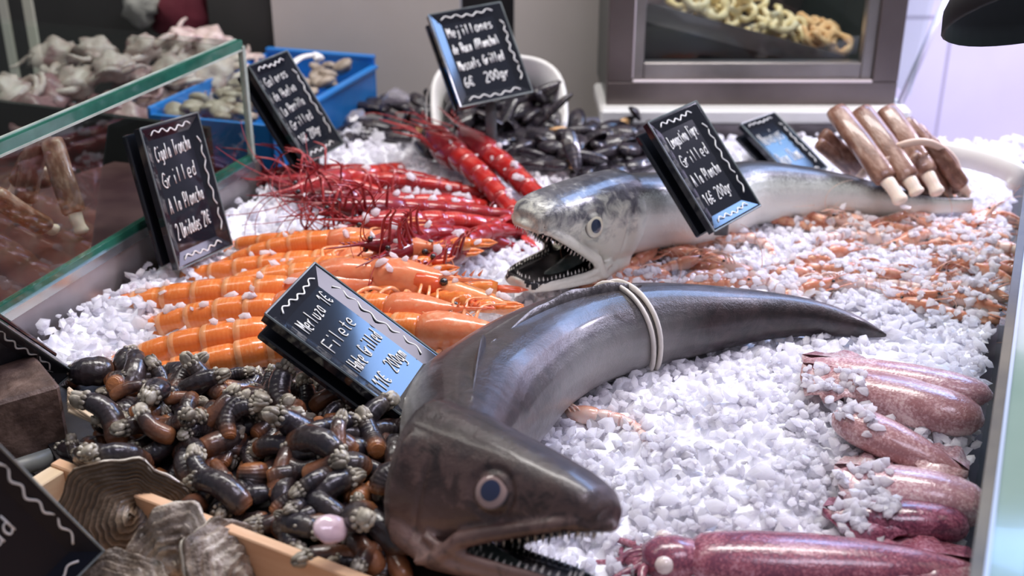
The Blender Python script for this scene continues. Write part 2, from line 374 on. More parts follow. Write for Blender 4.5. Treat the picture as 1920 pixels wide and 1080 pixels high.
# slanted glass wing to the right of the cabinet
b = MB(); p0 = (FX1+.02, 1.84, zl0); 
b.box((FX1+.05, 2.02, .30), (.007, .36, .50), rot(0, .10, 0)); wing = b.build('glass_wing', m_glass, smooth=False)
b = MB(); q0 = Vector((FX1+.012, 1.835, zl1)); q1 = Vector((FX1+.10, 1.93, zat(-20, 1.93))); b.tube([q0, q1], .006, 6, .6, up=(0, 1, 0)); 
b.build('glass_edge', mat('lilac_glass_edge', (.70, .66, .82), rough=.15), wing)
tag(wing, 'slanting glass side wing with bright lilac edge beside the cabinet', 'glass panel')
# dark lampshade edge in the top right corner
b = MB(); lc = at(2015, 12, .35); n = 40
prof = [(.02, .10), (.05, .098), (.09, .07), (.125, .02), (.13, .0), (.127, -.002), (.118, .02), (.08, .065), (.02, .09)]
V = [(r*math.cos(2*PI*j/n), r*math.sin(2*PI*j/n), z) for r, z in prof for j in range(n)]
b.add(V, [(i*n+j, i*n+(j+1) % n, (i+1)*n+(j+1) % n, (i+1)*n+j) for i in range(len(prof)-1) for j in range(n)])
sh = b.build('lamp_shade', mat('black_enamel', (.008, .008, .010), rough=.7)); sh.location = lc; sh.rotation_euler = (-.5, -.15, 0); sh.scale = (.85, .85, .85)
b = MB(); b.tube([(0, 0, .09), (0, 0, .6)], .006, 8); b.build('cord', m_black, sh)
tag(sh, 'black round lamp shade cut off by the top right corner', 'lamp')

# ================================================================== ICE
def side_rail(x, y): return (Vector((x, y, 0))-A0).dot(cn)                               # >0 on the ice side
def side_glass(x, y): return -((Vector((x, y, 0))-Vector((GR0.x, GR0.y, 0))).dot(gn))    # >0 on the ice side
BX0 = at(310, 930, .035); BX1 = at(700, 1080, .035); bxd = (BX1-BX0).normalized(); bxn = Vector((-bxd.y, bxd.x, 0))
def behind_box(x, y): return (Vector((x, y, 0))-BX0).dot(bxn)
def ice_h(x, y):
    h = .010*mnoise.noise(Vector((x*5, y*5, 3)))+.006*mnoise.noise(Vector((x*14, y*14, 9)))
    d = side_rail(x, y); h += .028*max(0, 1-d/.10) if y > 1.0 else 0
    dx, dy = x-.34, y-.93; h += .020*math.exp(-(dx*dx/.04+dy*dy/.022))                  # heap right of the big hake
    return h
def ice_ok(x, y):
    if side_rail(x, y) < .012 or side_glass(x, y) < .004: return False
    if y > 1.83 or y < .62: return False
    if x > .18 and y > 1.775: return False
    if behind_box(x, y) < .012 and x < -.03: return False
    return True
gx = np.arange(-.72, 1.0, .007); gy = np.arange(.60, 1.86, .007)
b = MB(); idx = {}; V = []; P = []
for i, x in enumerate(gx):
    for j, y in enumerate(gy):
        if ice_ok(x, y):
            idx[i, j] = len(V); h = ice_h(x, y)+.007*mnoise.cell(Vector((x*75, y*75, 0)))-.006+.003*mnoise.noise(Vector((x*160, y*160, 0)))
            V.append((x, y, h))
ICE_XY = 1
F = [(idx[i, j], idx[i+1, j], idx[i+1, j+1], idx[i, j+1]) for (i, j) in idx if (i+1, j) in idx and (i+1, j+1) in idx and (i, j+1) in idx]
b.add(V, F)
ico = [(0, 0, 1), (0, 0, -1)]+[(math.cos(2*PI*k/5+(.63 if z < 0 else 0))*.894, math.sin(2*PI*k/5+(.63 if z < 0 else 0))*.894, z) for z in (.447, -.447) for k in range(5)]
ico = np.array(ico); icof = hull([tuple(q) for q in ico])
def chips(mb, pts, s0, s1, mi=1):
    for (x, y, z) in pts:
        s_ = rng.uniform(s0, s1); q = ico*(1+.22*nr.normal(size=(12, 1)))*np.array([1.25, .9, .62])*s_
        R = np.array(rot(rng.uniform(-.9, .9), rng.uniform(-.9, .9), rng.uniform(0, 6.3)))
        mb.add((q @ R.T)+np.array([x, y, z]), icof, mi=mi)
pts = []
for k in range(25000):
    x = rng.uniform(-.66, .92); y = rng.uniform(.63, 1.80)
    if rng.random() > 1.25/(.45+y): continue
    if ice_ok(x, y): pts.append((x, y, ice_h(x, y)+rng.uniform(-.004, .003)))
chips(b, pts, .0026, .0068)
pts = [(x, y, ice_h(x, y)+.003) for x, y in ((rng.uniform(-.6, .9), rng.uniform(.63, 1.8)) for k in range(420)) if ice_ok(x, y)]
chips(b, pts, .007, .010)
ice = b.build('crushed_ice', [m_icebase, m_ice], smooth=False)
tag(ice, 'bed of crushed white ice spread over the whole counter', 'ice', kind='stuff')

# ================================================================== HAKE
TOP = ([-.3, 0, .2, .4, .6, .8, .93, 1], [.335, .335, .325, .305, .28, .25, .215, .15])
BOT = ([-.3, 0, .2, .33, .45, .6, .8, .93, 1], [-.34, -.36, -.355, -.29, -.215, -.14, -.045, .015, .04])
WID = ([-.3, 0, .2, .4, .6, .8, .93, 1], [.25, .265, .265, .25, .225, .195, .165, .11])
ip = lambda t, x: float(np.interp(x, *t))
def hake_mesh(name, spine, O, Fd, Ud, L, gape, mats, nape=(.33, .25)):
    """spine: list of (point, half width, half height) tail first, in world space."""
    Fd = Vector(Fd).normalized(); Ud = Vector(Ud); Ud = (Ud-Fd*Ud.dot(Fd)).normalized(); Sd = Ud.cross(Fd)
    W_ = lambda x, y, z: O+Fd*(x*L)+Sd*(y*L)+Ud*(z*L)
    b = MB()
    sp = [(list(p)+[w, h]) for p, w, h in spine]+[list(O+Fd*.12*L)+[nape[1]*L*.96, nape[0]*L*.94]]
    cc = cat(sp, 8); cs = V3([q[:3] for q in cc]); fr = []; n = len(cs)
    for i, (sd, up) in enumerate(frames(cs)):
        t = max(0, 1-(n-1-i)/16); t = t*t*(3-2*t)
        T = sd.cross(up)*1.0; tt = (cs[min(i+1, n-1)]-cs[max(i-1, 0)]).normalized()
        u2 = up.lerp(Ud, t); u2 = (u2-tt*u2.dot(tt)).normalized(); fr.append((u2.cross(tt), u2))
    b.loft(cs, fr, [q[3] for q in cc], [q[4] for q in cc], 28, .92)
    body_n = n
    hx = [-.10, -.06, 0, .1, .2, .3, .4, .5, .6, .7, .8, .88, .94, .98, 1.0]
    hc = [W_(x, 0, (ip(TOP, x)+ip(BOT, x))/2) for x in hx]
    b.loft(hc, [(Sd, Ud)]*len(hx), [ip(WID, x)*L*(.75 if x < -.08 else 1) for x in hx], [(ip(TOP, x)-ip(BOT, x))/2*L*(.75 if x < -.08 else 1) for x in hx], 28, .85)
    # lower jaw
    jx = [-.05, .1, .25, .4, .56, .72, .85, .94, .98]; zt = -.345-gape
    jz = [-.24, -.29, -.33]+[lerp(-.345, zt, (x-.25)/.69) for x in jx[3:]]
    jh = [.13, .11, .085, .065, .055, .05, .045, .04, .02]; jw = [.22, .24, .25, .24, .225, .20, .17, .14, .08]
    JT = (jx, [a+c for a, c in zip(jz, jh)]); JW = (jx, jw)
    b.loft([W_(x, 0, z) for x, z in zip(jx, jz)], [(Sd, Ud)]*9, [q*L for q in jw], [q*L for q in jh], 24, .85)
    # lips: maxilla and dentary ridges
    for sgn in (1, -1):
        q = [W_(x, sgn*ip(WID, x)*.92, ip(BOT, x)+.035-(.06 if x < .4 else 0)) for x in (.22, .32, .42, .55, .7, .85, .95)]
        b.tube(q, [.018*L, .036*L, .044*L, .040*L, .036*L, .034*L, .024*L], 8)
        q = [W_(x, sgn*ip(JW, x)*.93, ip(JT, x)-.012) for x in (.22, .35, .5, .65, .8, .9)]
        b.tube(q, [.02*L, .026*L, .026*L, .025*L, .024*L, .018*L], 8)
    b.tube([W_(x, y, z) for x, y, z in ((.90, -.135, .02), (.97, -.10, .045), (1.005, 0, .055), (.97, .10, .045), (.90, .135, .02))], [.026*L, .030*L, .032*L, .030*L, .026*L], 8)
    b.tube([W_(x, y, ip(JT, .9)-.012) for x, y in ((.88, -.125), (.94, -.09), (.97, 0), (.94, .09), (.88, .125))], .024*L, 8)
    base = Vector((cs[body_n//2].x, cs[body_n//2].y, 0))
    raw = b.build(name+'_raw', mats, loc=base)
    md = raw.modifiers.new('r', 'REMESH'); md.mode = 'VOXEL'; md.voxel_size = L*.0115
    md = raw.modifiers.new('s', 'SMOOTH'); md.iterations = 5; md.factor = .5
    # mouth cavity
    cx = [.06, .16, .28, .38, .5, .62, .76, .88, .945]
    czt = [ip(BOT, x)+(.045 if x > .3 else .0) for x in cx]; czb = [ip(JT, x)-.035 for x in cx]
    czt[0] = -.26; czb[0] = -.30; czt[1] = -.22; czb[1] = -.31; czt[2] = -.20; czb[2] = -.32
    cw = [.05, .12, .17]+[min(ip(WID, x), ip(JW, x)+.03)*.80 for x in cx[3:]]
    cm = MB(); cm.loft([W_(x, 0, (a+c)/2) for x, a, c in zip(cx, czt, czb)], [(Sd, Ud)]*9, [q*L for q in cw], [(a-c)/2*L for a, c in zip(czt, czb)], 24, .6)
    cut = cm.build('cut', mats, loc=base); md = raw.modifiers.new('b', 'BOOLEAN'); md.operation = 'DIFFERENCE'; md.object = cut; md.solver = 'EXACT'
    md = raw.modifiers.new('s2', 'SMOOTH'); md.iterations = 2; md.factor = .4
    dg = bpy.context.evaluated_depsgraph_get(); me = bpy.data.meshes.new_from_object(raw.evaluated_get(dg)); me.name = name
    for o in (raw, cut): bpy.data.objects.remove(o)
    # per-vertex length / dorso-ventral / side attributes
    N = len(me.vertices); co = np.empty(N*3, np.float32); me.vertices.foreach_get('co', co); co = co.reshape(-1, 3)+np.array(base)
    SP = [np.array(c) for c in cs]+[np.array(W_(x, 0, 0)) for x in np.linspace(.05, 1, 16)]
    SU = [np.array(f[1]) for f in fr]+[np.array(Ud)]*16; SS = [np.array(f[0]) for f in fr]+[np.array(Sd)]*16
    SH = [q[4] for q in cc]+[.33*L*(1-.3*i/15) for i in range(16)]; SW = [q[3] for q in cc]+[.25*L*(1-.4*i/15) for i in range(16)]
    SP = np.array(SP); SU = np.array(SU); SS = np.array(SS); SH = np.array(SH); SW = np.array(SW)
    par = np.zeros((N, 3), np.float32); seg = np.linalg.norm(np.diff(SP, axis=0), axis=1); al = np.concatenate([[0], np.cumsum(seg)]); al /= al[-1]
    for a in range(0, N, 4000):
        d = co[a:a+4000, None, :]-SP[None]; k = (d**2).sum(-1).argmin(1); dd = d[np.arange(len(k)), k]
        par[a:a+4000, 0] = al[k]; par[a:a+4000, 1] = (dd*SU[k]).sum(1)/SH[k]; par[a:a+4000, 2] = (dd*SS[k]).sum(1)/SW[k]
    rel = co-np.array(O); lx = rel@np.array(Fd)/L; ly = rel@np.array(Sd)/L; lz = rel@np.array(Ud)/L
    # gill cover step and eye socket
    arc = -.02+.05*np.cos(np.clip(lz, -.35, .35)*4.2)*-1+.04
    st = np.clip((lx-arc)/.02, 0, 1)*np.exp(-np.clip(lx-arc, 0, 9)/.13)*np.clip((.2-lz)/.08, 0, 1)*(lx > -.3)
    co += np.sign(ly)[:, None]*np.array(Sd)*(st*.03*L)[:, None]
    arc2 = .17-.25*lz**2; st2 = np.exp(-((lx-arc2)/.012)**2)*np.clip((.14-lz)/.05, 0, 1)*(np.abs(ly) > .1)
    co -= np.sign(ly)[:, None]*np.array(Sd)*(st2*.008*L)[:, None]
    r2 = np.sqrt((lx-.53)**2+(lz-.055)**2); so = np.exp(-((r2-.102)/.016)**2)*(np.abs(ly) > .08)
    co -= np.sign(ly)[:, None]*np.array(Sd)*(so*.014*L)[:, None]
    me.vertices.foreach_set('co', (co-np.array(base)).astype(np.float32).ravel())
    for nm in ('par', 'head'):
        if nm in me.attributes: me.attributes.remove(me.attributes[nm])
    a = me.attributes.new('par', 'FLOAT_VECTOR', 'POINT'); a.data.foreach_set('vector', par.ravel())
    hd = me.attributes.new('head', 'FLOAT_VECTOR', 'POINT'); hd.data.foreach_set('vector', np.stack([lx, ly, lz], 1).astype(np.float32).ravel())
    # interior faces -> second material
    NF = len(me.polygons); ce = np.empty(NF*3, np.float32); me.polygons.foreach_get('center', ce); ce = ce.reshape(-1, 3)+np.array(base)-np.array(O)
    fx, fy, fz = ce@np.array(Fd)/L, ce@np.array(Sd)/L, ce@np.array(Ud)/L
    wc = np.interp(fx, cx, cw)*1.06; ztc = np.interp(fx, cx, czt)+.010; zbc = np.interp(fx, cx, czb)-.010
    no = np.empty(NF*3, np.float32); me.polygons.foreach_get('normal', no); no = no.reshape(-1, 3)
    mid = (np.interp(fx, *BOT)+np.interp(fx, *JT))/2
    inw = -(no@np.array(Sd))*fy/.2-(no@np.array(Ud))*(fz-mid)/.15
    ins = (fx > .05) & (fx < .97) & (np.abs(fy) < np.maximum(np.interp(fx, cx, cw)*1.12, .03)) & (fz < ztc+.03) & (fz > zbc-.03) & (inw > 0)
    me.materials.clear()
    for m in mats: me.materials.append(m)
    me.polygons.foreach_set('material_index', ins.astype(np.int32)); me.polygons.foreach_set('use_smooth', [True]*NF)
    body = bpy.data.objects.new(name, me); C.objects.link(body); body.location = base
    def loc(x, y, z): return W_(x, y, z)-base
    # teeth
    b = MB(); b.tube([(0, 0, -.15), (0, 0, .5), (.12, 0, 1)], [.2, .14, .01], 6); tm = b.build('tooth', m_tooth, body); first = True
    def tooth(p, d, ln):
        nonlocal first
        o = tm if first else tm.copy()
        if not first: C.objects.link(o); o.parent = body
        first = False
        R = basis(Fd, d); place(o, p, Matrix((R.col[0], R.col[1], R.col[2])).transposed() if False else R, ln)
    for sgn in (1, -1):
        for k in range(15):
            x = .44+.50*k/14; y = sgn*ip(WID, x)*.80
            tooth(loc(x, y, ip(BOT, x)+.012), -Ud+Sd*(-.1*sgn)+Fd*.1*rng.uniform(-1, 1), L*rng.uniform(.030, .055))
            x = .42+.51*k/14; y = sgn*ip(JW, x)*.80
            tooth(loc(x, y, ip(JT, x)-.012), Ud+Sd*(-.12*sgn)+Fd*.1*rng.uniform(-1, 1), L*rng.uniform(.030, .055))
    for k in range(5):
        y = (k-2)*.026; tooth(loc(.945-.02*abs(k-2), y, ip(BOT, .94)-.0), -Ud, L*.045); tooth(loc(.93-.01*abs(k-2), y, ip(JT, .93)-.01), Ud, L*.045)
    # eyes
    for sgn in (1, -1):
        ye = sgn*(ip(WID, .53)*.93); R = Matrix((Fd, Ud, Sd*sgn)).transposed() if sgn > 0 else Matrix((Fd, -Ud, Sd*sgn)).transposed()
        R = (Matrix.Rotation(0, 3, 'Z')) @ R
        eb = MB(); V = []; P = []; F = []; nr_ = 12; na = 28
        for i in range(nr_+1):
            th = PI*.5*i/nr_; rr = math.sin(th)
            for j in range(na):
                V.append((rr*.085*L*math.cos(2*PI*j/na), rr*.085*L*math.sin(2*PI*j/na), math.cos(th)*.026*L)); P.append((rr, 0, 0))
        F = [(i*na+j, (i+1)*na+j, (i+1)*na+(j+1) % na, i*na+(j+1) % na) for i in range(nr_) for j in range(na)]
        eb.add(V, F, P); e = eb.build('eye', mats[2], body)
        tl = Matrix.Rotation(0, 3, 'X')
        nrm = (Sd*sgn*1.0+Ud*.30+Fd*.16).normalized(); xx = (Fd-nrm*Fd.dot(nrm)).normalized(); R = Matrix((xx, nrm.cross(xx), nrm)).transposed()
        place(e, loc(.53, ye, .055)+nrm*.012*L, R)
    # tongue
    b = MB(); b.tube([loc(x, 0, ip(JT, x)-.03+.02*math.sin(x*6)) for x in (.2, .35, .5, .62, .7)], [.07*L, .075*L, .06*L, .04*L, .015*L], 10, flat=.5); b.build('tongue', m_tongue, body)
    return body, cs, fr, cc, base, W_, Sd, Ud, Fd
m_tooth = mat('tooth_enamel', (.80, .76, .68), rough=.25)
m_tongue = mat('fish_tongue', (.10, .13, .12), (.20, .22, .20), 60, .25)
m_gullet = mat('gullet', (.010, .010, .012), (.035, .032, .034), 60, .3)
def eyemat(name, ringc, edge, pupil=(.012, .02, .06)):
    t = NT(name); x = t.par()[0]
    t.set(col=t.ramp(x, [(.0, pupil), (.55, pupil), (.59, tuple(q*.8 for q in ringc)), (.84, ringc), (.93, edge), (1, (.01, .01, .01))]), rough=.06, coat=1.0); return t.m
def hakemat(name, stops, head, rough, metal, speck=.5, headx=(-.02, .08), mott=0):
    t = NT(name); tc = t.coord((1, 1, 1), False); p = t.par()
    n1 = t.noise(tc, 26, 5, .6); n2 = t.noise(tc, 620, 2, .6)
    dv = t.math('MULTIPLY_ADD', p[1], .5, .5)
    dvn = t.math('ADD', dv, t.math('MULTIPLY', t.math('SUBTRACT', n1, .5), .30))
    dvn = t.math('ADD', dvn, t.math('MULTIPLY', t.math('SUBTRACT', n2, .5), .22*speck))
    body = t.ramp(dvn, stops)
    a = t.new('ShaderNodeAttribute', attribute_name='head'); hx = t.new('ShaderNodeSeparateXYZ'); t.link(a.outputs['Vector'], hx.inputs[0])
    hz = t.math('MULTIPLY_ADD', hx.outputs[2], 1.3, .5)
    n3 = t.noise(tc, 55, 6, .65, .6); hzn = t.math('ADD', hz, t.math('MULTIPLY', t.math('SUBTRACT', n3, .5), 1.1))
    hcol = t.ramp(hzn, head)
    f = t.new('ShaderNodeMapRange'); f.inputs[1].default_value = headx[0]; f.inputs[2].default_value = headx[1]; t.link(hx.outputs[0], f.inputs[0])
    if mott: hcol = t.mix(1.0, hcol, t.ramp(n3, [(.36, (.45, .40, .40)), (.62, (2.0, 1.7, 1.6))]), 'MULTIPLY')
    t.set(col=t.mix(f.outputs[0], body, hcol), rough=rough, metal=metal, coat=.3, coatr=.14)
    t.bump(t.math('ADD', t.math('ADD', t.math('MULTIPLY', n2, .3), n1), t.math('MULTIPLY', n3, .8)), .42, .003); return t.m
mh1 = hakemat('dark_hake_skin', [(.0, (.72, .70, .67)), (.60, (.74, .73, .70)), (.74, (.55, .55, .55)), (.84, (.26, .26, .29)), (.92, (.06, .055, .06)), (1, (.035, .028, .030))],
              [(0, (.30, .22, .19)), (.20, (.19, .135, .12)), (.36, (.085, .058, .052)), (.50, (.055, .038, .035)), (.62, (.085, .06, .055)), (.80, (.022, .016, .017))], .38, .05, headx=(-.75, .02), mott=1)
mh2 = hakemat('silver_hake_skin', [(.0, (.86, .86, .80)), (.62, (.78, .80, .73)), (.80, (.52, .55, .50)), (.91, (.10, .095, .095)), (1, (.04, .038, .04))],
              [(0, (.74, .72, .62)), (.50, (.66, .65, .55)), (.66, (.38, .38, .34)), (.80, (.12, .12, .13)), (1, (.05, .05, .06))], .30, .12, 1.3)
e1 = eyemat('hake_eye_pink', (.36, .25, .23), (.08, .055, .06)); e2 = eyemat('hake_eye_cream', (.72, .68, .52), (.45, .42, .34), (.02, .03, .06))

def fin(mb, cs, fr, cc, i0, i1, hgt, lean=.5, mi=0, th=.0012):
    """low ray fin along the back between spine samples i0..i1"""
    V = []; n = i1-i0+1
    for k in range(n):
        i = i0+k; u = k/(n-1); h = hgt*math.sin(PI*min(1, u*1.15+.05))**.6*(1+.12*math.sin(k*5.3)) if u < .93 else hgt*.2
        top = cs[i]+fr[i][1]*cc[i][4]*.97; tt = (cs[max(i-1, 0)]-cs[min(i+1, len(cs)-1)]).normalized()
        tip = top+fr[i][1]*h+tt*h*lean
        for q in (top-fr[i][1]*.004+fr[i][0]*th*1.6, tip+fr[i][0]*th*.4, tip-fr[i][0]*th*.4, top-fr[i][1]*.004-fr[i][0]*th*1.6): V.append(q)
    F = [(a*4+j, a*4+j+1, a*4+5+j, a*4+4+j) for a in range(n-1) for j in range(3)]+[(0, 3, 2, 1), (4*n-4, 4*n-3, 4*n-2, 4*n-1)]
    mb.add(V, F, mi=mi)
m_fin = mat('fin_membrane', (.035, .03, .032), (.09, .08, .08), 120, .3, .3, 200)
# front hake: spine from tail to nape
Lh = .153
sp1 = [(at(1664, 630, .008), .0012, .002), (at(1600, 612, .018), .011, .012), (at(1520, 596, .024), .017, .019), (at(1420, 592, .028), .025, .026), (at(1300, 600, .034), .035, .036),
       (at(1190, 612, .038), .043, .042), (at(1085, 638, .041), .048, .045), (at(1000, 680, .044), .052, .048), (at(932, 735, .048), .056, .052), (at(880, 790, .052), .056, .054)]
O1 = at(815, 880, .070); F1 = (.77, -.64, .07); U1 = (.30, .10, .95)
U1 = (.42, .22, .88)
hk1 = hake_mesh('hake', sp1, O1, F1, U1, Lh, -.10, (mh1, m_gullet, e1))
tag(hk1[0], 'large dark hake bent round on the ice, head at the front with open toothed mouth', 'fish')
b = MB(); fin(b, hk1[1], hk1[2], hk1[3], 40, 66, .010, 1.0); b.build('dorsal_fin', m_fin, hk1[0], loc=None).location = -hk1[4]
b = MB(); fin(b, hk1[1], hk1[2], hk1[3], 68, 78, .016, 1.0); b.build('dorsal_fin', m_fin, hk1[0], loc=None).location = -hk1[4]
# back hake
sp2 = [(at(1822, 384, .016), .005, .010), (at(1760, 384, .020), .009, .012), (at(1680, 380, .024), .014, .018), (at(1590, 368, .030), .022, .027), (at(1490, 362, .036), .033, .036), (at(1400, 364, .040), .040, .042), (at(1320, 385, .044), .044, .044)]
O2 = at(1145, 404, .064); F2 = (-.64, -.75, .17); U2 = (-.10, -.22, 1)
hk2 = hake_mesh('hake', sp2, O2, F2, U2, 0.160, .03, (mh2, m_gullet, e2))
tag(hk2[0], 'silvery hake lying behind the langostino sign with gaping toothed mouth and cream eye', 'fish')
W0 = lambda px, py, z=0.0: Vector((at(px, py, z).x, at(px, py, z).y, z))
# ------------------------------------------------------------------ pale band round the big hake
b = MB(); k = 30; k0 = 33
c_ = hk1[1]; f_ = hk1[2]; q_ = hk1[3]
def girth(i, g=1.05, n=30, a0=-.35*PI, a1=1.35*PI, sh=0):
    out = []
    for j in range(n+1):
        a = lerp(a0, a1, j/n); ca, sa = math.cos(a), math.sin(a)
        out.append(c_[i]+f_[i][0]*(math.copysign(abs(ca)**.92, ca)*q_[i][3]*g)+f_[i][1]*(math.copysign(abs(sa)**.92, sa)*q_[i][4]*g)+(c_[i+1]-c_[i-1]).normalized()*(sh*j/n))
    return out
bi = min(range(10, 60), key=lambda i: (c_[i]-W0(1165, 612, .035)).length)
for dd_, s_ in ((-.016, .034), (-.010, .044)):
    b.tube([q+(c_[bi+1]-c_[bi-1]).normalized()*dd_ for q in girth(bi, 1.02, sh=s_)], .0050, 8, flat=.5, up=(1, 0, .2))
bb = b.build('elastic_band', mat('cream_elastic', (.66, .61, .54), (.78, .73, .66), 30, .6)); tag(bb, 'wide pale elastic band looped round the big dark hake', 'band')

# ================================================================== CRUSTACEANS
def shellmat(name, stops, rough=.22, bands=None, sss=.15, nscale=90, coat=.35, bump=.4):
    t = NT(name); v = t.coord(); n = t.noise(v, nscale, 4); p = t.par()
    f = t.math('ADD', t.math('MULTIPLY_ADD', p[1], .3, .45), t.math('MULTIPLY', t.math('SUBTRACT', n, .5), .6))
    f = t.math('ADD', f, t.math('MULTIPLY', t.math('SINE', t.math('MULTIPLY', p[0], 44)), .05))
    col = t.ramp(f, stops)
    if bands:
        e = t.math('FRACT', p[0]); s_ = t.math('GREATER_THAN', e, .80); col = t.mix(t.math('MULTIPLY', s_, .5), col, bands)
    t.set(col=col, rough=rough, coat=coat, sss=sss, coatr=.08); t.b.inputs['Subsurface Radius'].default_value = (1, .4, .2); t.b.inputs['Subsurface Scale'].default_value = .004
    t.bump(n, bump, .0012); return t.m
def abdomen(mb, L, r, curl, nseg=6, n=14):
    """segmented tail going to -x from the origin; par.x = segment number + position"""
    cs = []; ws = []; hs = []; px = []; x = 0; z = 0; a = 0
    for s_ in range(nseg):
        k = 1-.32*(s_/(nseg-1)); sl = L*.155*(1.15 if s_ == nseg-1 else 1)
        for u, g in ((0, .90), (.12, .99), (.5, 1.03), (.85, 1.0), (.97, .97)):
            cs.append(Vector((x-sl*u*math.cos(a), 0, z-sl*u*math.sin(a)))); ws.append(r*k*g*.92); hs.append(r*k*g); px.append(s_+u)
        x -= sl*math.cos(a); z -= sl*math.sin(a); a += curl/nseg
    fr = [(Vector((0, -1, 0)), Vector((math.sin(-(0)), 0, 1)))]*len(cs)
    fr = []
    for i in range(len(cs)):
        t = (cs[min(i+1, len(cs)-1)]-cs[max(i-1, 0)]).normalized(); sd = Vector((0, -1, 0)); fr.append((sd, t.cross(sd)*1.0))
    def off(i, a_, y, z_): return y, (z_ if z_ > 0 else z_*.75)
    mb.loft(cs, fr, ws, hs, n, .9, True, px, off); return Vector((x, 0, z)), a
def fan(mb, p, a, L, spread=.5, n=5):
    d = Vector((-math.cos(a), 0, -math.sin(a)))
    for k in range(n):
        t = (k-(n-1)/2)/((n-1)/2) if n > 1 else 0; an = t*spread
        dd = (d*math.cos(an)+Vector((0, math.sin(an), 0))).normalized(); ln = L*(1-.12*abs(t)); pts = [p+dd*ln*u+Vector((0, 0, -.02*L*abs(t)+.06*L*math.sin(u*2))) for u in (-.05, .2, .5, .8, 1.0)]
        mb.tube(pts, [.07*L, .14*L, .20*L, .19*L, .07*L], 8, flat=.18)
def crust(name, L, r, mats, claws=0, curl=.5, legs=4, ant=1.0, clawL=.6, seed=1, eye=True, antn=2, legspread=1.0, carL=.42, rostrum=.2, simple=False):
    R_ = random.Random(seed); root = empty(name)
    b = MB(); p, a = abdomen(b, L, r, curl); b.build('abdomen', mats[0], root)
    b = MB(); fan(b, p, a, L*.15); b.build('tail_fan', mats[0], root)
    cl = carL*L
    b = MB(); xs = [-.02, .05, .2, .4, .6, .8, .93, 1.0, 1.15, 1.0+rostrum/carL]; 
    ws = [.88, 1.02, 1.12, 1.12, .98, .72, .48, .30, .12, .02]; hs = [.9, 1.08, 1.2, 1.18, 1.02, .78, .52, .32, .14, .03]
    cz = [0, .02, .04, .04, .06, .12, .28, .42, .55, .72]
    def off(i, a_, y, z_): return y*(1-.10*max(0, -math.sin(a_))), z_
    b.loft([Vector((x*cl, 0, c*r)) for x, c in zip(xs, cz)], [(Vector((0, 1, 0)), Vector((0, 0, 1)))]*10, [q*r for q in ws], [q*r for q in hs], 14, .9, True, [.3]*10, off)
    for k in range(5): x = cl*(.95+.1*k); b.tube([(x, 0, r*(.65+.06*k)), (x+.05*cl, 0, r*(.95+.07*k))], [r*.09, r*.01], 5)
    b.build('carapace', mats[1], root)
    if eye:
        for s_ in (1, -1):
            b = MB(); b.ball((cl*.97, s_*r*.50, r*.42), (r*.24, r*.22, r*.22)); b.build('eye', m_blackeye, root)
    if simple:
        for s_ in (1, -1):
            for k in range(3):
                b = MB(); x = cl*(.45+.15*k); w = R_.uniform(.6, 1)
                b.tube(cat([(x, s_*r*.6, -.5*r), (x+.15*cl, s_*r*1.3, -.3*r), (x+cl*.5*w, s_*r*1.7, -.1*r), (x+cl*.95*w, s_*r*1.2, -.3*r)], 3), [r*.13]*9+[r*.04], 5); b.build('leg', mats[2], root)
    else:
        for s_ in (1, -1):
            for k in range(legs):
                b = MB(); x = cl*(.30+.16*k); fw = R_.uniform(-.5, .8)*legspread; o = R_.uniform(1.6, 2.5)
                pts = cat([(x, s_*r*.7, -.55*r), (x+fw*r*.5, s_*r*o, .05*r), (x+fw*r*1.6, s_*r*(o+1.0), -.15*r), (x+fw*r*2.4+r, s_*r*(o+1.6), -.5*r)], 4)
                b.tube(pts, [r*.15*(1-.7*i/12) for i in range(13)], 6); b.build('leg', mats[2], root)
    for i in range(claws):
        s_ = (1, -1)[i % 2]; c = root; b = MB(); sp = R_.uniform(.15, .45)
        x0 = Vector((cl*.75, s_*r*.7, -.4*r)); d = Vector((math.cos(sp), s_*math.sin(sp), 0)); k = clawL*L
        pts = [x0+d*k*u+Vector((0, 0, -.2*r+.5*r*math.sin(u*3))) for u in (0, .12, .2, .33, .38, .5, .62, .70)]
        b.tube(pts, [r*q for q in (.2, .24, .28, .34, .24, .40, .44, .36)], 8, .8)
        b.build('claw_arm', mats[3], root)
        b = MB(); e = pts[-1]; sd = Vector((-d.y, d.x, 0))
        b.tube([e-d*.03*k, e+d*.1*k+sd*r*.22, e+d*.25*k+sd*r*.22, e+d*.36*k], [r*q for q in (.22, .20, .14, .03)], 7)
        b.tube([e-d*.03*k, e+d*.1*k-sd*r*.22, e+d*.25*k-sd*r*.26, e+d*.35*k], [r*q for q in (.22, .17, .12, .03)], 7)
        b.build('pincer', mats[4] if len(mats) > 4 else mats[3], root)
    for i in range(antn):
        s_ = (1, -1)[i % 2]; b = MB(); q = Vector((cl*1.0, s_*r*.3, r*.3)); pts = [q]; h = s_*R_.uniform(.05, .5); turn = R_.uniform(-.32, .32)
        stp = L*ant/12
        for k in range(12): h += turn; q = q+Vector((math.cos(h)*stp, math.sin(h)*stp, -r*.09)); pts.append(q)
        b.tube(pts, [r*.06*(1-.7*k/12) for k in range(13)], 5); b.build('antenna', mats[2], root)
    return reg(root)
m_blackeye = mat('shrimp_eye', (.008, .008, .008), rough=.08, coat=1)
o1 = shellmat('orange_shell', [(.1, (.88, .46, .27)), (.42, (.86, .28, .075)), (.72, (.80, .20, .035)), (1, (.88, .40, .15))], bands=(.95, .55, .28))
o2 = shellmat('orange_head_shell', [(.1, (.90, .54, .42)), (.45, (.86, .34, .16)), (.75, (.78, .22, .09)), (1, (.90, .55, .34))], sss=.25)
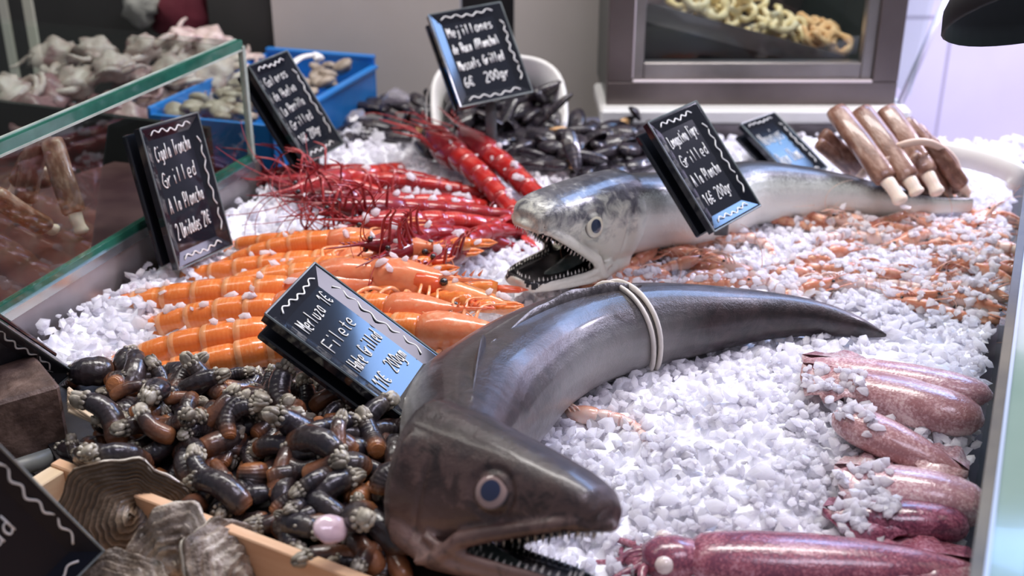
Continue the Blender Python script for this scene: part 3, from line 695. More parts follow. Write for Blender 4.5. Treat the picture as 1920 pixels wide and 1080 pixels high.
o3 = shellmat('pale_orange_limb', [(.1, (.95, .66, .48)), (.5, (.92, .45, .22)), (.9, (.86, .30, .10))])
o4 = shellmat('orange_claw', [(.1, (.93, .55, .30)), (.5, (.90, .32, .07)), (.9, (.80, .14, .03))], bump=.6, nscale=160)
o5 = mat('red_pincer', (.72, .07, .02), (.85, .20, .06), 50, .2, coat=.5)
r1 = shellmat('scarlet_shell', [(.1, (.20, .006, .010)), (.45, (.30, .010, .012)), (.7, (.48, .02, .015)), (.9, (.62, .12, .08)), (1, (.70, .28, .24))], bands=(.25, .01, .012), sss=.04)
r2 = shellmat('scarlet_head_shell', [(.1, (.16, .012, .02)), (.5, (.26, .015, .025)), (.8, (.42, .03, .03)), (1, (.36, .12, .17))], sss=.08)
r3 = shellmat('scarlet_limb', [(.1, (.22, .008, .012)), (.5, (.38, .015, .02)), (.9, (.55, .09, .08))])
p1 = shellmat('pink_shell', [(.1, (.94, .80, .76)), (.48, (.88, .64, .56)), (.64, (.60, .22, .12)), (.8, (.80, .44, .26)), (1, (.90, .68, .58))], bands=(.50, .15, .08), sss=.3)
p2 = shellmat('pink_head_shell', [(.1, (.90, .70, .62)), (.5, (.78, .42, .28)), (.7, (.58, .20, .11)), (1, (.88, .60, .48))], sss=.3)
cig = crust('langoustine', .225, .0205, (o1, o2, o3, o4, o5), claws=2, curl=.55, seed=3, legs=3, ant=.5, clawL=.42, legspread=.6)
cig2 = crust('langoustine', .225, .0205, (o1, o2, o3, o4, o4), claws=2, curl=.25, seed=8, legs=3, ant=.4, clawL=.46, legspread=.6)
car = [crust('red_prawn', .16, .0125, (r1, r2, r3, r3), curl=c, seed=s_, legs=5, ant=.6, rostrum=.35, carL=.45, legspread=1.6, antn=4) for c, s_ in ((.6, 5), (1.1, 6), (.2, 17))]
sml = [crust('tiger_prawn', .085, .0082, (p1, p2, p2, p1), curl=c, seed=s_, ant=.9, rostrum=.25, simple=True) for c, s_ in ((1.6, 2), (2.3, 4), (.8, 9))]
def aimR(d, up=(0, 0, 1), roll=0):
    R = basis(d, up); return R @ Matrix.Rotation(roll, 3, 'X')
first = {}
def put(protos, k, loc, R, sc, label, cat_, group=None):
    pr = protos[k]
    if pr.name not in first: first[pr.name] = 1; o = pr; place(o, loc, R, sc)
    else: o = dup(pr, loc, R, sc)
    for a in ('label', 'category', 'group'):
        if a in o: del o[a]
    tag(o, label, cat_, group); return o
# orange langoustines: (tail end px, head joint px, roll, label)
CG = [((150, 655), (505, 628), 'long orange langoustine whose tail reaches furthest left onto the ice'),
      ((215, 705), (560, 650), 'nearest orange langoustine with pinkish head above the barnacle heap'),
      ((196, 590), (520, 583), 'orange langoustine third from the front, ending left of the hake sign'),
      ((200, 554), (545, 548), 'straight orange langoustine fourth from the front on clear ice'),
      ((300, 530), (600, 522), 'orange langoustine in the fifth row, partly sunk in ice chips'),
      ((355, 497), (640, 497), 'orange langoustine lying just under the tall sign by the glass case'),
      ((400, 462), (620, 455), 'arched orange langoustine at the back of the heap beside the red prawns'),
      ((455, 440), (690, 462), 'rearmost orange langoustine with two black eyes showing'),
      ((420, 480), (700, 520), 'orange langoustine crossing behind the hake sign with its claws to the right'),
      ((480, 560), (730, 580), 'orange langoustine behind the hake sign with long ridged claws'),
      ((500, 600), (790, 620), 'orange langoustine tucked between the hake sign and the big hake')]
for i, (a, h, lab) in enumerate(CG):
    z = .022+(.012 if i in (4, 8, 9, 10) else 0)+(.014 if i in (6, 7) else 0); pa = W0(*a, z-.004); ph = W0(*h, z+.004)
    d = ph-pa; sc = min(1.18, d.length/.200)
    put([cig, cig2], i % 2, ph, aimR(d, roll=(.25, .3, .2, .35, .1, .2, .1, .3, -.2, .2, .3)[i]), sc, lab, 'langoustine', None)
# loose big claw on top
b0 = MB()
cw = empty('langoustine_claw', W0(800, 530, .046), aimR(W0(965, 582, .030)-W0(800, 530, .046)))
b = MB(); b.tube([(-.018, 0, 0), (-.010, 0, 0), (.012, 0, 0), (.020, 0, 0)], [.006, .0115, .0125, .008], 12); b.build('red_joint', o5, cw)
b = MB(); b.tube([(.018, 0, 0), (.03, 0, .001), (.05, 0, 0), (.075, 0, 0), (.09, 0, 0), (.105, 0, -.001)], [.008, .0115, .0115, .010, .0085, .007], 10); b.build('claw_palm', o3, cw)
b = MB(); b.tube([(.10, .003, 0), (.125, .006, 0), (.14, .002, 0)], [.006, .004, .001], 8); b.tube([(.10, -.003, 0), (.125, -.007, 0), (.14, -.002, 0)], [.005, .0035, .001], 8); b.build('pincer', o4, cw)
tag(cw, 'thick langoustine claw with bright red joint lying on the pile edge', 'claw')
# red prawns
CR = [((530, 330), (780, 318), 0, 'uppermost red prawn stretched below the galeras sign'), ((560, 352), (830, 300), 1, 'red prawn in the back left tangle with its tail in the ice'),
      ((600, 372), (820, 372), 2, 'red prawn crossing the left of the prawn heap'), ((545, 345), (760, 350), 1, 'red prawn with whiskers trailing left over the ice'),
      ((640, 400), (900, 372), 0, 'red prawn across the middle of the heap'), ((660, 392), (960, 398), 2, 'long red prawn pointing its tail at the silver hake'),
      ((655, 440), (850, 402), 1, 'red prawn with bright legs in the middle of the heap'), ((700, 420), (985, 412), 0, 'red prawn whose tail nearly touches the silver hake mouth'),
      ((725, 458), (900, 425), 1, 'dark red prawn above the front edge of the heap'), ((775, 488), (930, 428), 2, 'front red prawn with head down towards the langoustines'),
      ((825, 488), (960, 405), 0, 'purple headed red prawn at the right front of the heap'), ((745, 474), (880, 400), 2, 'red prawn with crumpled legs at the front left'),
      ((590, 338), (850, 345), 2, 'red prawn half hidden behind the middle of the heap'), ((700, 385), (940, 380), 1, 'red prawn under the ice chips right of the heap')]
for i, (h, a, k, lab) in enumerate(CR):
    zz = .022+.012*(i % 3)+.010*math.exp(-((i-7)/4)**2); ph = W0(*h, zz); pa = W0(*a, .018); d = ph-pa; sc = min(1.15, max(.8, d.length/.15)); j = ph-d*.30
    put(car, k, j, aimR(d, roll=(1.3, -1.2, 1.5, .6, -.9, 1.1, 1.6, -.4, 1.2, -1.5, .9, 1.4, .3, -1)[i]), sc, lab, 'prawn')
# two thick red prawn tails behind, heads hidden among the mussels
for i, (a, h, lab) in enumerate([((1030, 380), (905, 285), 'thick bright red prawn tail slanting down to the silver hake'), ((985, 400), (840, 282), 'dusky red prawn tail slanting between the mussels and the heap')]):
    pa = W0(*a, .022); ph = W0(*h, .034); d = ph-pa
    put(car, 2, pa+d*.86, aimR(d, roll=.5), 1.55, lab, 'prawn')
# small pink prawns half sunk in the ice
k = 0
zones = [((1100, 520, 1240, 555), 'pink tiger prawn behind the big dark hake, below the silver jaw', 5),
         ((1150, 470, 1300, 520), 'pink tiger prawn just right of the silver hake cheek', 7),
         ((1250, 425, 1400, 470), 'pink tiger prawn sunk in ice directly below the langostino sign', 8),
         ((1330, 480, 1480, 552), 'pink tiger prawn behind the narrowing tail half of the big dark hake', 8),
         ((1430, 390, 1600, 440), 'pink tiger prawn in the row under the silver hake belly', 8),
         ((1500, 460, 1660, 560), 'pink tiger prawn almost covered by ice in the middle of the prawn patch', 7),
         ((1610, 395, 1700, 450), 'pink tiger prawn below the dark tail of the silver hake', 7),
         ((1710, 400, 1870, 450), 'pink tiger prawn at the back right corner below the razor clams', 8),
         ((1710, 455, 1870, 520), 'pink tiger prawn at the right edge of the patch close to the glass', 9),
         ((1700, 520, 1865, 585), 'pink tiger prawn at the near right end of the patch', 8)]
for (x0, y0, x1, y1), lab, n in zones:
    for i in range(n):
        px, py = rng.uniform(x0, x1), rng.uniform(y0, y1); p = at(px, py, 0); k += 1
        p.z = ice_h(p.x, p.y)+rng.uniform(.001, .008)
        an = rng.choice((0, PI))+rng.uniform(-.7, .7)
        lb = lab.replace('pink tiger', ('curved pink tiger', 'tightly curled pink tiger', 'straight pink tiger')[k % 3])
        put(sml, k % 3, p, rot(rng.uniform(-1.8, 1.8), rng.uniform(-.25, .25), an), rng.uniform(.8, 1.1), lb, 'prawn', 'small pink prawns sunk in the ice')
p = at(1120, 790, .0); p.z = ice_h(p.x, p.y)+.002
put(sml, 0, p, rot(1.5, 0, 2.9), .9, 'lone pale prawn frozen in the ice beside the belly of the big hake', 'prawn')

# ================================================================== MUSSELS, BUCKET, BLUE CRATE
def mussel_proto(seed, gap=.0):
    R_ = random.Random(seed); root = empty('mussel'); n = 15; prof = []
    for sgn in (1, -1):
        b = MB(); V = []; na = 22
        for i in range(9):
            rr = math.cos(PI/2*i/8)
            for j in range(na):
                a = 2*PI*j/na; cx_, sy = math.cos(a), math.sin(a)
                x = cx_*.028*rr; y = sy*.0135*rr*(1+.25*cx_)*(1+.1*math.sin(a*2)); z = math.sin(PI/2*i/8)**.8*.0085*(1+.15*cx_)
                V.append((x-.004*(1-rr), y, sgn*(z+gap*(x+.028)*8)))
        F = [(i*na+j, i*na+(j+1) % na, (i+1)*na+(j+1) % na, (i+1)*na+j) for i in range(8) for j in range(na)]
        if sgn < 0: F = [f[::-1] for f in F]
        b.add(V, F, [(math.hypot(v[0]-.028, v[1])*22, 0, 0) for v in V])
        o = b.build('shell_half', m_mus, root)
        if gap: md = o.modifiers.new('t', 'SOLIDIFY'); md.thickness = .0012
    if gap: b = MB(); b.ball((.004, 0, 0), (.016, .008, .004), jit=.3); b.build('meat', m_mmeat, root)
    return reg(root)
t = NT('mussel_shell'); v = t.coord(); p = t.par(); n = t.noise(v, 60, 4)
g = t.math('MULTIPLY', t.math('SINE', t.math('MULTIPLY', p[0], 55)), .12)
t.set(col=t.ramp(t.math('ADD', n, g), [(.3, (.010, .009, .014)), (.6, (.032, .024, .034)), (.72, (.075, .06, .055)), (.85, (.16, .13, .11))]), rough=.30, coat=.3); t.bump(t.math('ADD', n, g), .3, .001); m_mus = t.m
m_mmeat = mat('mussel_meat', (.75, .42, .18), (.85, .55, .30), 60, .25)
mus = [mussel_proto(1), mussel_proto(2, .10), mussel_proto(3)]
# bucket
bc = W0(936, 195, .060); bax = Vector((.05, -.66, .75)).normalized(); bR = basis(bax, (0, 0, 1)); 
bu = empty('white_bucket', bc); tag(bu, 'white plastic bucket tipped towards the front and spilling mussels', 'bucket')
b = MB(); n = 44
def sq(a, w, h, e=.7): return math.copysign(abs(math.cos(a))**e, math.cos(a))*w, math.copysign(abs(math.sin(a))**e, math.sin(a))*h
def bring(d, w, h): return [bR @ Vector((d+.014*math.sin(a)**2*(1 if math.sin(a) < 0 else -.4), *sq(a, w, h))) for a in [2*PI*j/n for j in range(n)]]
rings = [bring(-.12, .068, .062), bring(-.06, .086, .075), bring(-.004, .100, .088), bring(.0, .106, .094), bring(.004, .105, .093), bring(.004, .098, .087), bring(-.06, .082, .071), bring(-.115, .064, .058)]
V = [q for r_ in rings for q in r_]; F = [(i*n+j, i*n+(j+1) % n, (i+1)*n+(j+1) % n, (i+1)*n+j) for i in range(7) for j in range(n)]+[tuple(range(n))[::-1], tuple(7*n+j for j in range(n))]
b.add(V, F); b.build('bucket_shell', m_white, bu)
b = MB(); pts = [bR @ Vector((-.02-.03*math.sin(a), *sq(a, .112, .100))) for a in [PI*.55+PI*.62*j/16 for j in range(17)]]; b.tube(pts, .0025, 6); b.build('handle', m_steel, bu)
def poly_in(p, P):
    c = False; j = len(P)-1
    for i in range(len(P)):
        if (P[i][1] > p[1]) != (P[j][1] > p[1]) and p[0] < (P[j][0]-P[i][0])*(p[1]-P[i][1])/(P[j][1]-P[i][1])+P[i][0]: c = not c
        j = i
    return c
def scatter(P, n, dmin, z=0, tries=6000):
    xs = [q[0] for q in P]; ys = [q[1] for q in P]; out = []
    for _ in range(tries):
        q = (rng.uniform(min(xs), max(xs)), rng.uniform(min(ys), max(ys)))
        if not poly_in(q, P): continue
        w_ = at(q[0], q[1], z)
        if all((w_-o).length > dmin for o, _ in out): out.append((w_, q))
        if len(out) >= n: break
    return out
MZ = [([(675, 215), (760, 195), (810, 215), (860, 275), (850, 300), (700, 290), (600, 285), (670, 250)], 30, .024, 'blue black mussel lying left of the white bucket behind the red prawns', .012, .024),
      ([(850, 270), (1000, 260), (1090, 240), (1215, 240), (1240, 330), (1100, 345), (1010, 340), (960, 300)], 62, .023, 'blue black mussel in the loose heap behind the silver hake head', .012, .030),
      ([(1000, 300), (1090, 250), (1215, 265), (1235, 320), (1100, 340)], 26, .030, 'blue black mussel on top of the heap left of the langostino sign', .028, .012)]
mi_ = 0
for P, n_, dm, lab, zz, hz in MZ:
    for w_, q in scatter(P, n_, dm):
        if w_.y > 1.755 and w_.x > .06: continue
        mi_ += 1; w_.z = zz+rng.uniform(0, .008)
        kk = 1 if rng.random() < .10 else (0, 2)[mi_ % 2]; lb = lab.replace('blue black', 'gaping blue black') if kk == 1 else lab
        put(mus, kk, w_, rot(rng.uniform(-.9, .9), rng.uniform(-.35, .3), rng.uniform(0, 6.3)), rng.uniform(.85, 1.15), lb, 'mussel', 'mussels around the bucket')
for i in range(60):
    u, v_ = rng.uniform(-.080, .088), rng.uniform(-.080, .055)
    if abs(u) > .06 and v_ > .04: continue
    d = -.004-rng.uniform(0, .03)-max(0, v_)*.3; p_ = bc+bR @ Vector((d, u, v_)) 
    if i > 50: p_ = bc+bR @ Vector((rng.uniform(-.01, .02), rng.uniform(-.06, .08), rng.uniform(-.10, -.07)))
    put(mus, 1 if i % 7 == 0 else 0, p_, rot(rng.uniform(-1, 1), rng.uniform(-.8, .6), rng.uniform(0, 6.3)), rng.uniform(.95, 1.25), 'large blue black mussel inside the tipped white bucket', 'mussel', 'mussels in the bucket')
# blue crate behind the left case
cr0 = Vector((-.338, 1.60, 0)); crl = .36; crw = .20; crn = Vector((-cd.y, cd.x, 0))
cr = empty('blue_crate', cr0, basis(cd)); tag(cr, 'bright blue plastic crate of clams behind the galeras sign', 'crate')
b = MB(); hh = .072
b.box((crl/2, .004, hh/2), (crl, .006, hh), bev=.001); b.box((crl/2, crw, hh/2), (crl, .006, hh+.02), bev=.001); b.box((.003, crw/2, hh/2), (.006, crw, hh), bev=.001); b.box((crl, crw/2, hh/2+.008), (.006, crw, hh+.016), bev=.001); b.box((crl/2, crw/2, .004), (crl, crw, .006))
b.build('crate_body', m_blue, cr, False)
b = MB(); b.box((crl/2, 0, hh), (crl, .012, .006), bev=.001); b.box((crl, crw/2, hh+.016), (.012, crw, .006), bev=.001); b.build('crate_rim', m_blue, cr, False)
m_clam = mat('clam_shell', (.26, .20, .15), (.48, .40, .32), 70, .4, .3, 120)
def clam_proto():
    b = MB(); b.ball((0, 0, 0), (.017, .014, .008), nu=14, nv=8, jit=.1); o = b.build('clam', m_clam); return o
clm = [clam_proto()]
for i in range(70):
    u = rng.uniform(.02, crl-.02); v_ = rng.uniform(.02, crw-.02); p_ = cr0+cd*u+crn*v_; p_.z = hh-.006+rng.uniform(0, .014)
    put(clm, 0, p_, rot(rng.uniform(-.6, .6), rng.uniform(-.6, .6), rng.uniform(0, 6)), rng.uniform(.8, 1.1), 'brownish clam heaped in the blue crate', 'clam', 'clams in the blue crate')
b = MB(); pts = cat([W0(545, 122, .13), W0(565, 108, .135), W0(590, 104, .135), W0(600, 112, .13)], 5); b.tube(pts, [.006]*10+[.009]*6, 10, flat=.6)
b.tube([W0(548, 120, .13), W0(520, 200, .075)], .005, 8)
tag(b.build('scoop_handle', m_white), 'white rounded scoop handle sticking up behind the galeras sign', 'scoop')

# ================================================================== RAZOR CLAMS
m_raz = mat('razor_shell', (.13, .055, .038), (.24, .115, .072), 26, .34, .3, 90, stretch=(1.6, 4, 4), c3=(.44, .28, .21), coat=.3)
m_foot = mat('razor_foot', (.82, .66, .52), (.90, .78, .66), 40, .3, sss=.3)
def razor(L=.120, w=.0150, foot=.034, seed=0):
    root = empty('razor_clam'); b = MB(); xs = [0, .02, .1, .5, .9, .975, 1.0]; f_ = [.80, .95, 1, 1, .97, .88, .40]
    b.tube([(x*L, 0, .004*math.sin(x*3)) for x in xs], [w*q for q in f_], 16, .8, flat=.72); b.build('shell', m_raz, root)
    b = MB(); b.tube(cat([(.01, 0, 0), (-.25*foot, 0, 0), (-.7*foot, 0, -.003), (-foot, 0, -.006)], 4), [w*q for q in (.55, .6, .62, .62, .60, .58, .56, .56, .6, .66, .66, .55, .2)], 12, flat=.8); b.build('foot', m_foot, root)
    return reg(root)
raz = [razor(), razor(foot=.026, w=.0135), razor(foot=.022)]
RZ = [((1565, 205), (1663, 338), 0, 1, 'big brown razor clam at the upper left of the banded bundle', .02), ((1612, 206), (1704, 336), 2, 1, 'brown razor clam second from the left at the top of the bundle', .022),
      ((1660, 204), (1738, 326), 0, 1, 'brown razor clam third from the left, its pale foot hanging low', .02), ((1692, 226), (1768, 322), 2, .9, 'razor clam right of the three tall ones under the band', .008),
      ((1712, 238), (1786, 332), 1, .9, 'outermost right razor clam of the bundle', -.004), ((1588, 238), (1662, 352), 1, .9, 'razor clam below the leftmost tall one', -.012),
      ((1640, 240), (1716, 352), 1, .9, 'razor clam in the lower layer beneath the second one', -.012), ((1690, 250), (1760, 352), 1, .9, 'lower layer razor clam near the middle of the bundle', -.014),
      ((1722, 262), (1800, 356), 2, .85, 'lowest right razor clam with its foot against the white ice', -.016), ((1738, 262), (1803, 348), 1, .85, 'razor clam at the far right of the bundle with a pale foot', -.004), ((1706, 292), (1772, 364), 0, .85, 'bottom razor clam under the band right of the middle', -.02), ((1655, 300), (1733, 366), 1, .85, 'bottom razor clam beneath the third tall one', -.02),
      ((1541, 250), (1612, 318), 2, .72, 'thin reddish razor clam apart at the left of the bundle', -.004),
      ((1534, 268), (1600, 325), 2, .62, 'thinnest razor clam low at the left side of the bundle', -.012)]
for (t_, f2_, k, sc, lab, dz) in RZ:
    pf = W0(*f2_, .045+dz); pt = W0(*t_, .045+dz+.060); d = pt-pf
    put(raz, k, pf, aimR(d, (0, -1, .3)), (d.length/.120, sc, sc), lab, 'razor clam')
b = MB(); pts = cat([W0(1612, 330, .045), W0(1640, 300, .075), W0(1680, 276, .098), W0(1725, 266, .105), W0(1760, 275, .095), W0(1788, 300, .07), W0(1800, 335, .04)], 6)
b.tube(pts, .0050, 8, flat=.5, up=(0, -1, 0)); tag(b.build('rubber_band', mat('pink_rubber', (.80, .58, .44), (.86, .66, .52), 30, .45)), 'pale rubber band holding the razor clams together', 'band')

# ================================================================== SQUIDS
def sqmat(name, c1, c2, c3, gloss=.2):
    t = NT(name); v = t.coord(); n = t.noise(v, 24, 6, .7, .8); n2 = t.noise(v, 420, 2, .5); p = t.par()
    f = t.math('ADD', t.math('ADD', t.math('MULTIPLY_ADD', n, 1.5, -.25), t.math('MULTIPLY', t.math('SUBTRACT', n2, .5), .9)), t.math('MULTIPLY', p[1], .10))
    t.set(col=t.ramp(f, [(.3, c1), (.5, c2), (.68, c3)]), rough=gloss, coat=.35, coatr=.12, sss=.12); t.b.inputs['Subsurface Scale'].default_value = .005
    t.bump(t.math('ADD', n, t.math('MULTIPLY', n2, .2)), .4, .003); return t.m
q1 = sqmat('pale_squid_skin', (.80, .66, .66), (.66, .42, .44), (.46, .24, .27)); q2 = sqmat('brown_squid_skin', (.72, .52, .50), (.52, .30, .30), (.36, .17, .17))
q3 = sqmat('dark_squid_skin', (.40, .14, .20), (.24, .06, .10), (.12, .03, .06)); q4 = sqmat('red_squid_skin', (.50, .24, .30), (.36, .11, .15), (.20, .06, .10))
m_sqeye = mat('squid_eye', (.70, .55, .50), (.85, .74, .70), 40, .15, coat=.6)
def squid(label, tip, mouth, w, m, zt=.012, zm=.016, head=True, fins=.45, bend=0):
    """tip = pointed fin end, mouth = open mantle end (pixels on the ice)"""
    a = W0(*tip, zt); c = W0(*mouth, zm); a.z += ice_h(a.x, a.y); c.z += ice_h(c.x, c.y); L = (c-a).length; d = (c-a).normalized(); sd = Vector((0, 0, 1)).cross(d).normalized()
    root = empty('squid', a); tag(root, label, 'squid'); b = MB()
    us = [0, .03, .1, .22, .4, .6, .8, .91, .97, 1.01]; f_ = [.06, .22, .42, .66, .88, 1.0, 1.0, .93, .86, .6] if head else [.06, .22, .42, .66, .88, 1.0, .97, .82, .60, .16]
    pts = [d*(u*L)+sd*(bend*math.sin(u*PI)) for u in us]; b.tube(pts, [w*q for q in f_], 20, .95, flat=.72); b.build('mantle', m, root)
    for s_ in (1, -1):
        b = MB(); V = []; nn = 10
        for k in range(nn+1):
            u = k/nn; x = u*L*fins; base = d*x+sd*(bend*math.sin(x/L*PI)); wd = w*float(np.interp(x/L, us, f_)); ext = w*1.15*math.sin(PI*u**.8)*(1+.1*math.sin(k*2.3))
            for q in (base+sd*(s_*wd*.6)+Vector((0, 0, w*.32)), base+sd*(s_*(wd*.8+ext))+Vector((0, 0, w*(.10+.12*math.sin(k*1.7)))), base+sd*(s_*(wd*.8+ext*.98))+Vector((0, 0, w*(.04+.12*math.sin(k*1.7)))), base+sd*(s_*wd*.6)+Vector((0, 0, w*.10))): V.append(q)
        F = [(k*4+j, k*4+j+1, k*4+5+j, k*4+4+j) for k in range(nn) for j in range(3)]+[(0, 3, 2, 1), (4*nn, 4*nn+1, 4*nn+2, 4*nn+3)]
        b.add(V, F); b.build('fin', m, root)
    if head:
        b = MB(); e = d*L; b.tube([e-d*.01, e+d*.012, e+d*.026, e+d*.038], [w*.55, w*.72, w*.70, w*.4], 14, flat=.8); b.build('head', m, root)
        for s_ in (1, -1):
            b = MB(); b.ball(e+d*.022+sd*(s_*w*.58)+Vector((0, 0, w*.22)), (w*.26, w*.26, w*.24)); b.build('eye', m_sqeye, root)
        for k in range(8):
            b = MB(); t_ = (k-3.5)/3.5; an = t_*.7; q = e+d*.034+sd*(t_*w*.3); pts = [q]; h = an
            for j in range(7): h += math.sin(k*2.1)*.42; q = q+(d*math.cos(h)+sd*math.sin(h))*.0065+Vector((0, 0, -.0015+.001*math.sin(k+j))); pts.append(q)
            b.tube(pts, [w*.16*(1-.11*j) for j in range(8)], 7); b.build('arm', m, root)
    return root
squid('pale brown squid furthest back, lying against the glass screen', (1500, 700), (1850, 782), .020, q1, head=False)
squid('plump mottled pink squid behind the glass edge, second from the back', (1500, 722), (1835, 822), .027, q2, zt=.012, zm=.012, head=False, fins=.4)
squid('slim tan squid pointing its narrow end at the glass', (1812, 906), (1560, 812), .021, q2, head=False, fins=.35)
squid('broad pale pink squid under a film of ice, left of the glass', (1560, 905), (1850, 958), .026, q1, zt=.006, zm=.010, head=False)
squid('dark wine red squid with bluish fins near the front right', (1540, 968), (1815, 985), .020, q3, zt=.008, zm=.010, head=False, fins=.6)
squid('long glossy red purple squid at the bottom front with its head by the hake mouth', (1850, 1078), (1300, 1040), .028, q4, zt=.004, zm=.006, head=True, fins=.4)

# ================================================================== BARNACLE HEAP
b = MB(); trp = [at(128, 735, 0), at(420, 735, 0), at(700, 752, 0), at(790, 850, 0), at(880, 1085, 0), at(905, 1180, 0), BX1+bxn*.006+bxd*.06, at(112, 858, .035)+bxn*.004, at(60, 800, 0)]
b.prism([(q.x, q.y) for q in trp], .0, .014); tag(b.build('black_tray', mat('black_tray_plastic', (.02, .018, .02), (.04, .035, .035), 30, .4), smooth=False), 'flat black tray carrying the barnacle heap', 'tray')
t = NT('barnacle_stalk'); v = t.coord(); n = t.noise(v, 120, 4); p = t.par()
f = t.math('ADD', p[0], t.math('MULTIPLY', t.math('SUBTRACT', t.noise(v, 25, 2), .5), .8))
t.set(col=t.ramp(f, [(0, (.40, .15, .05)), (.18, (.20, .08, .04)), (.36, (.045, .030, .028)), (.85, (.020, .017, .024)), (1, (.08, .06, .05))]), rough=.28, coat=.5, coatr=.15)
t.bump(t.math('ADD', n, t.math('MULTIPLY', t.math('SINE', t.math('MULTIPLY', p[0], 70)), .12)), .6, .0018); m_stalk = t.m
t = NT('barnacle_stalk_rust'); v = t.coord(); n = t.noise(v, 120, 4); p = t.par()
t.set(col=t.ramp(t.math('ADD', p[0], t.math('MULTIPLY', t.math('SUBTRACT', n, .5), .6)), [(0, (.42, .17, .07)), (.4, (.22, .085, .04)), (.8, (.06, .03, .025)), (1, (.05, .035, .035))]), rough=.3, coat=.5); t.bump(n, .6, .0018); m_stalk2 = t.m
m_plate = mat('barnacle_plate', (.06, .05, .04), (.36, .32, .25), 75, .3, .3, 220, c3=(.78, .73, .60))
def barn(seed, m, L=.040, r=.0088, plates=True):
    R_ = random.Random(seed); root = empty('goose_barnacle'); b = MB(); bz = R_.uniform(-.012, .012); by = R_.uniform(-.010, .010)
    us = [0, .04, .15, .3, .45, .6, .75, .9, 1.0]; f_ = [.55, .85, .98, 1.02, .98, .96, .92, .85, .70]
    cs = [Vector((u*L, by*math.sin(u*2.6), bz*math.sin(u*2.6))) for u in us]
    fr = frames(cs)
    b.loft(cs, fr, [r*q*(1+.06*math.sin(i*3+seed)) for i, q in enumerate(f_)], [r*q*.92 for q in f_], 12, 1.0); b.build('stalk', m, root)
    if plates:
        b = MB(); e = cs[-1]; d = (cs[-1]-cs[-2]).normalized(); Q = basis(d)
        for (x, y, z, l, w_, h, ya) in ((.005, .0028, .001, .0070, .0026, .0055, .25), (.005, -.0028, .001, .0070, .0026, .0055, -.25), (.006, 0, .0038, .0055, .0022, .0024, 0), (.006, 0, -.0038, .0050, .0022, .0022, 0)):
            b.ball(e+Q @ Vector((x, y, z)), (l, w_, h), Q @ rot(0, 0, -ya), nu=8, nv=6)
        for k in range(9):
            a = 2*PI*k/9; b.ball(e+Q @ Vector((.0005, math.cos(a)*r*.68, math.sin(a)*r*.62)), (.0026, .0019, .0019), Q, nu=6, nv=4)
        b.build('plates', m_plate, root)
    return reg(root)
bar = [barn(1, m_stalk), barn(2, m_stalk, .046, .0100), barn(3, m_stalk2, .032, .0085), barn(4, m_stalk, .038, .0095), barn(5, m_stalk2, .040, .0080), barn(6, m_stalk, .024, .0125)]
BP = [(135, 715), (200, 705), (330, 722), (470, 735), (560, 752), (650, 760), (690, 800), (765, 880), (750, 950), (770, 1020), (785, 1090), (740, 1110), (520, 1010), (310, 935), (140, 868), (130, 780)]
ZL = [(lambda x, y: y < 760 and x < 420, 'goose barnacle along the back of the heap just below the nearest langoustine'),
      (lambda x, y: x < 260, 'goose barnacle at the left end of the heap near the straw sticks'),
      (lambda x, y: x > 690, 'goose barnacle pressed between the big hake cheek and the box corner'),
      (lambda x, y: (y-930)-(x-310)*.385 > -55, 'goose barnacle in the row resting along the rim of the wooden box'),
      (lambda x, y: y < 800, 'goose barnacle at the back of the heap in front of the hake sign'),
      (lambda x, y: x > 540, 'goose barnacle on the right side of the heap facing the big hake head'),
      (lambda x, y: True, 'goose barnacle in the middle of the dark heap')]
ie_ = at(135, 846, 0)
def put_barn(w_, q, z, up):
    global bk_i
    db = behind_box(w_.x, w_.y)
    if db < .06 and w_.x < BX1.x+.02: z = .012+(z-.012)*max(.25, db/.06)
    if Vector((w_.x-ie_.x, w_.y-ie_.y)).length < .075 and w_.x < ie_.x+.022: return
    if db < .022 and w_.x < BX1.x+.02: return
    bk_i += 1; w_ = Vector((w_.x, w_.y, z)); d = Vector((rng.gauss(0, 1), rng.gauss(0, 1), 0)).normalized(); d.z = max(-.5, min(.75, rng.gauss(.15, up)))
    kk = rng.choice((0, 1, 0, 3, 2, 4, 5, 1)); lab = ('blackish ', 'thick ', 'rusty ', 'long ', 'slender ', 'stubby ')[kk]+next(l for f, l in ZL if f(*q))
    put(bar, kk, w_, aimR(d, roll=rng.uniform(0, 6)), rng.uniform(.7, 1.2), lab, 'goose barnacle', 'goose barnacles in the heap')
bk_i = 0
for w_, q in scatter(BP, 185, .0140, .02, 9000): put_barn(w_, q, .024+rng.uniform(-.003, .005), .35)
for w_, q in scatter([(lerp(x, 430, .10), lerp(y, 890, .12)) for x, y in BP], 112, .0185, .035, 9000): put_barn(w_, q, .038+rng.uniform(-.003, .007), .45)
b = MB(); b.ball((0, 0, 0), (.013, .011, .004), nu=16, nv=8, jit=.15); o = b.build('pink_shell', mat('pearly_shell', (.62, .42, .48), (.80, .62, .66), 40, .2, coat=.5)); place(o, W0(620, 992, .058), rot(.6, .3, .4)); tag(o, 'small pearly pink shell fragment on the barnacle heap', 'shell')

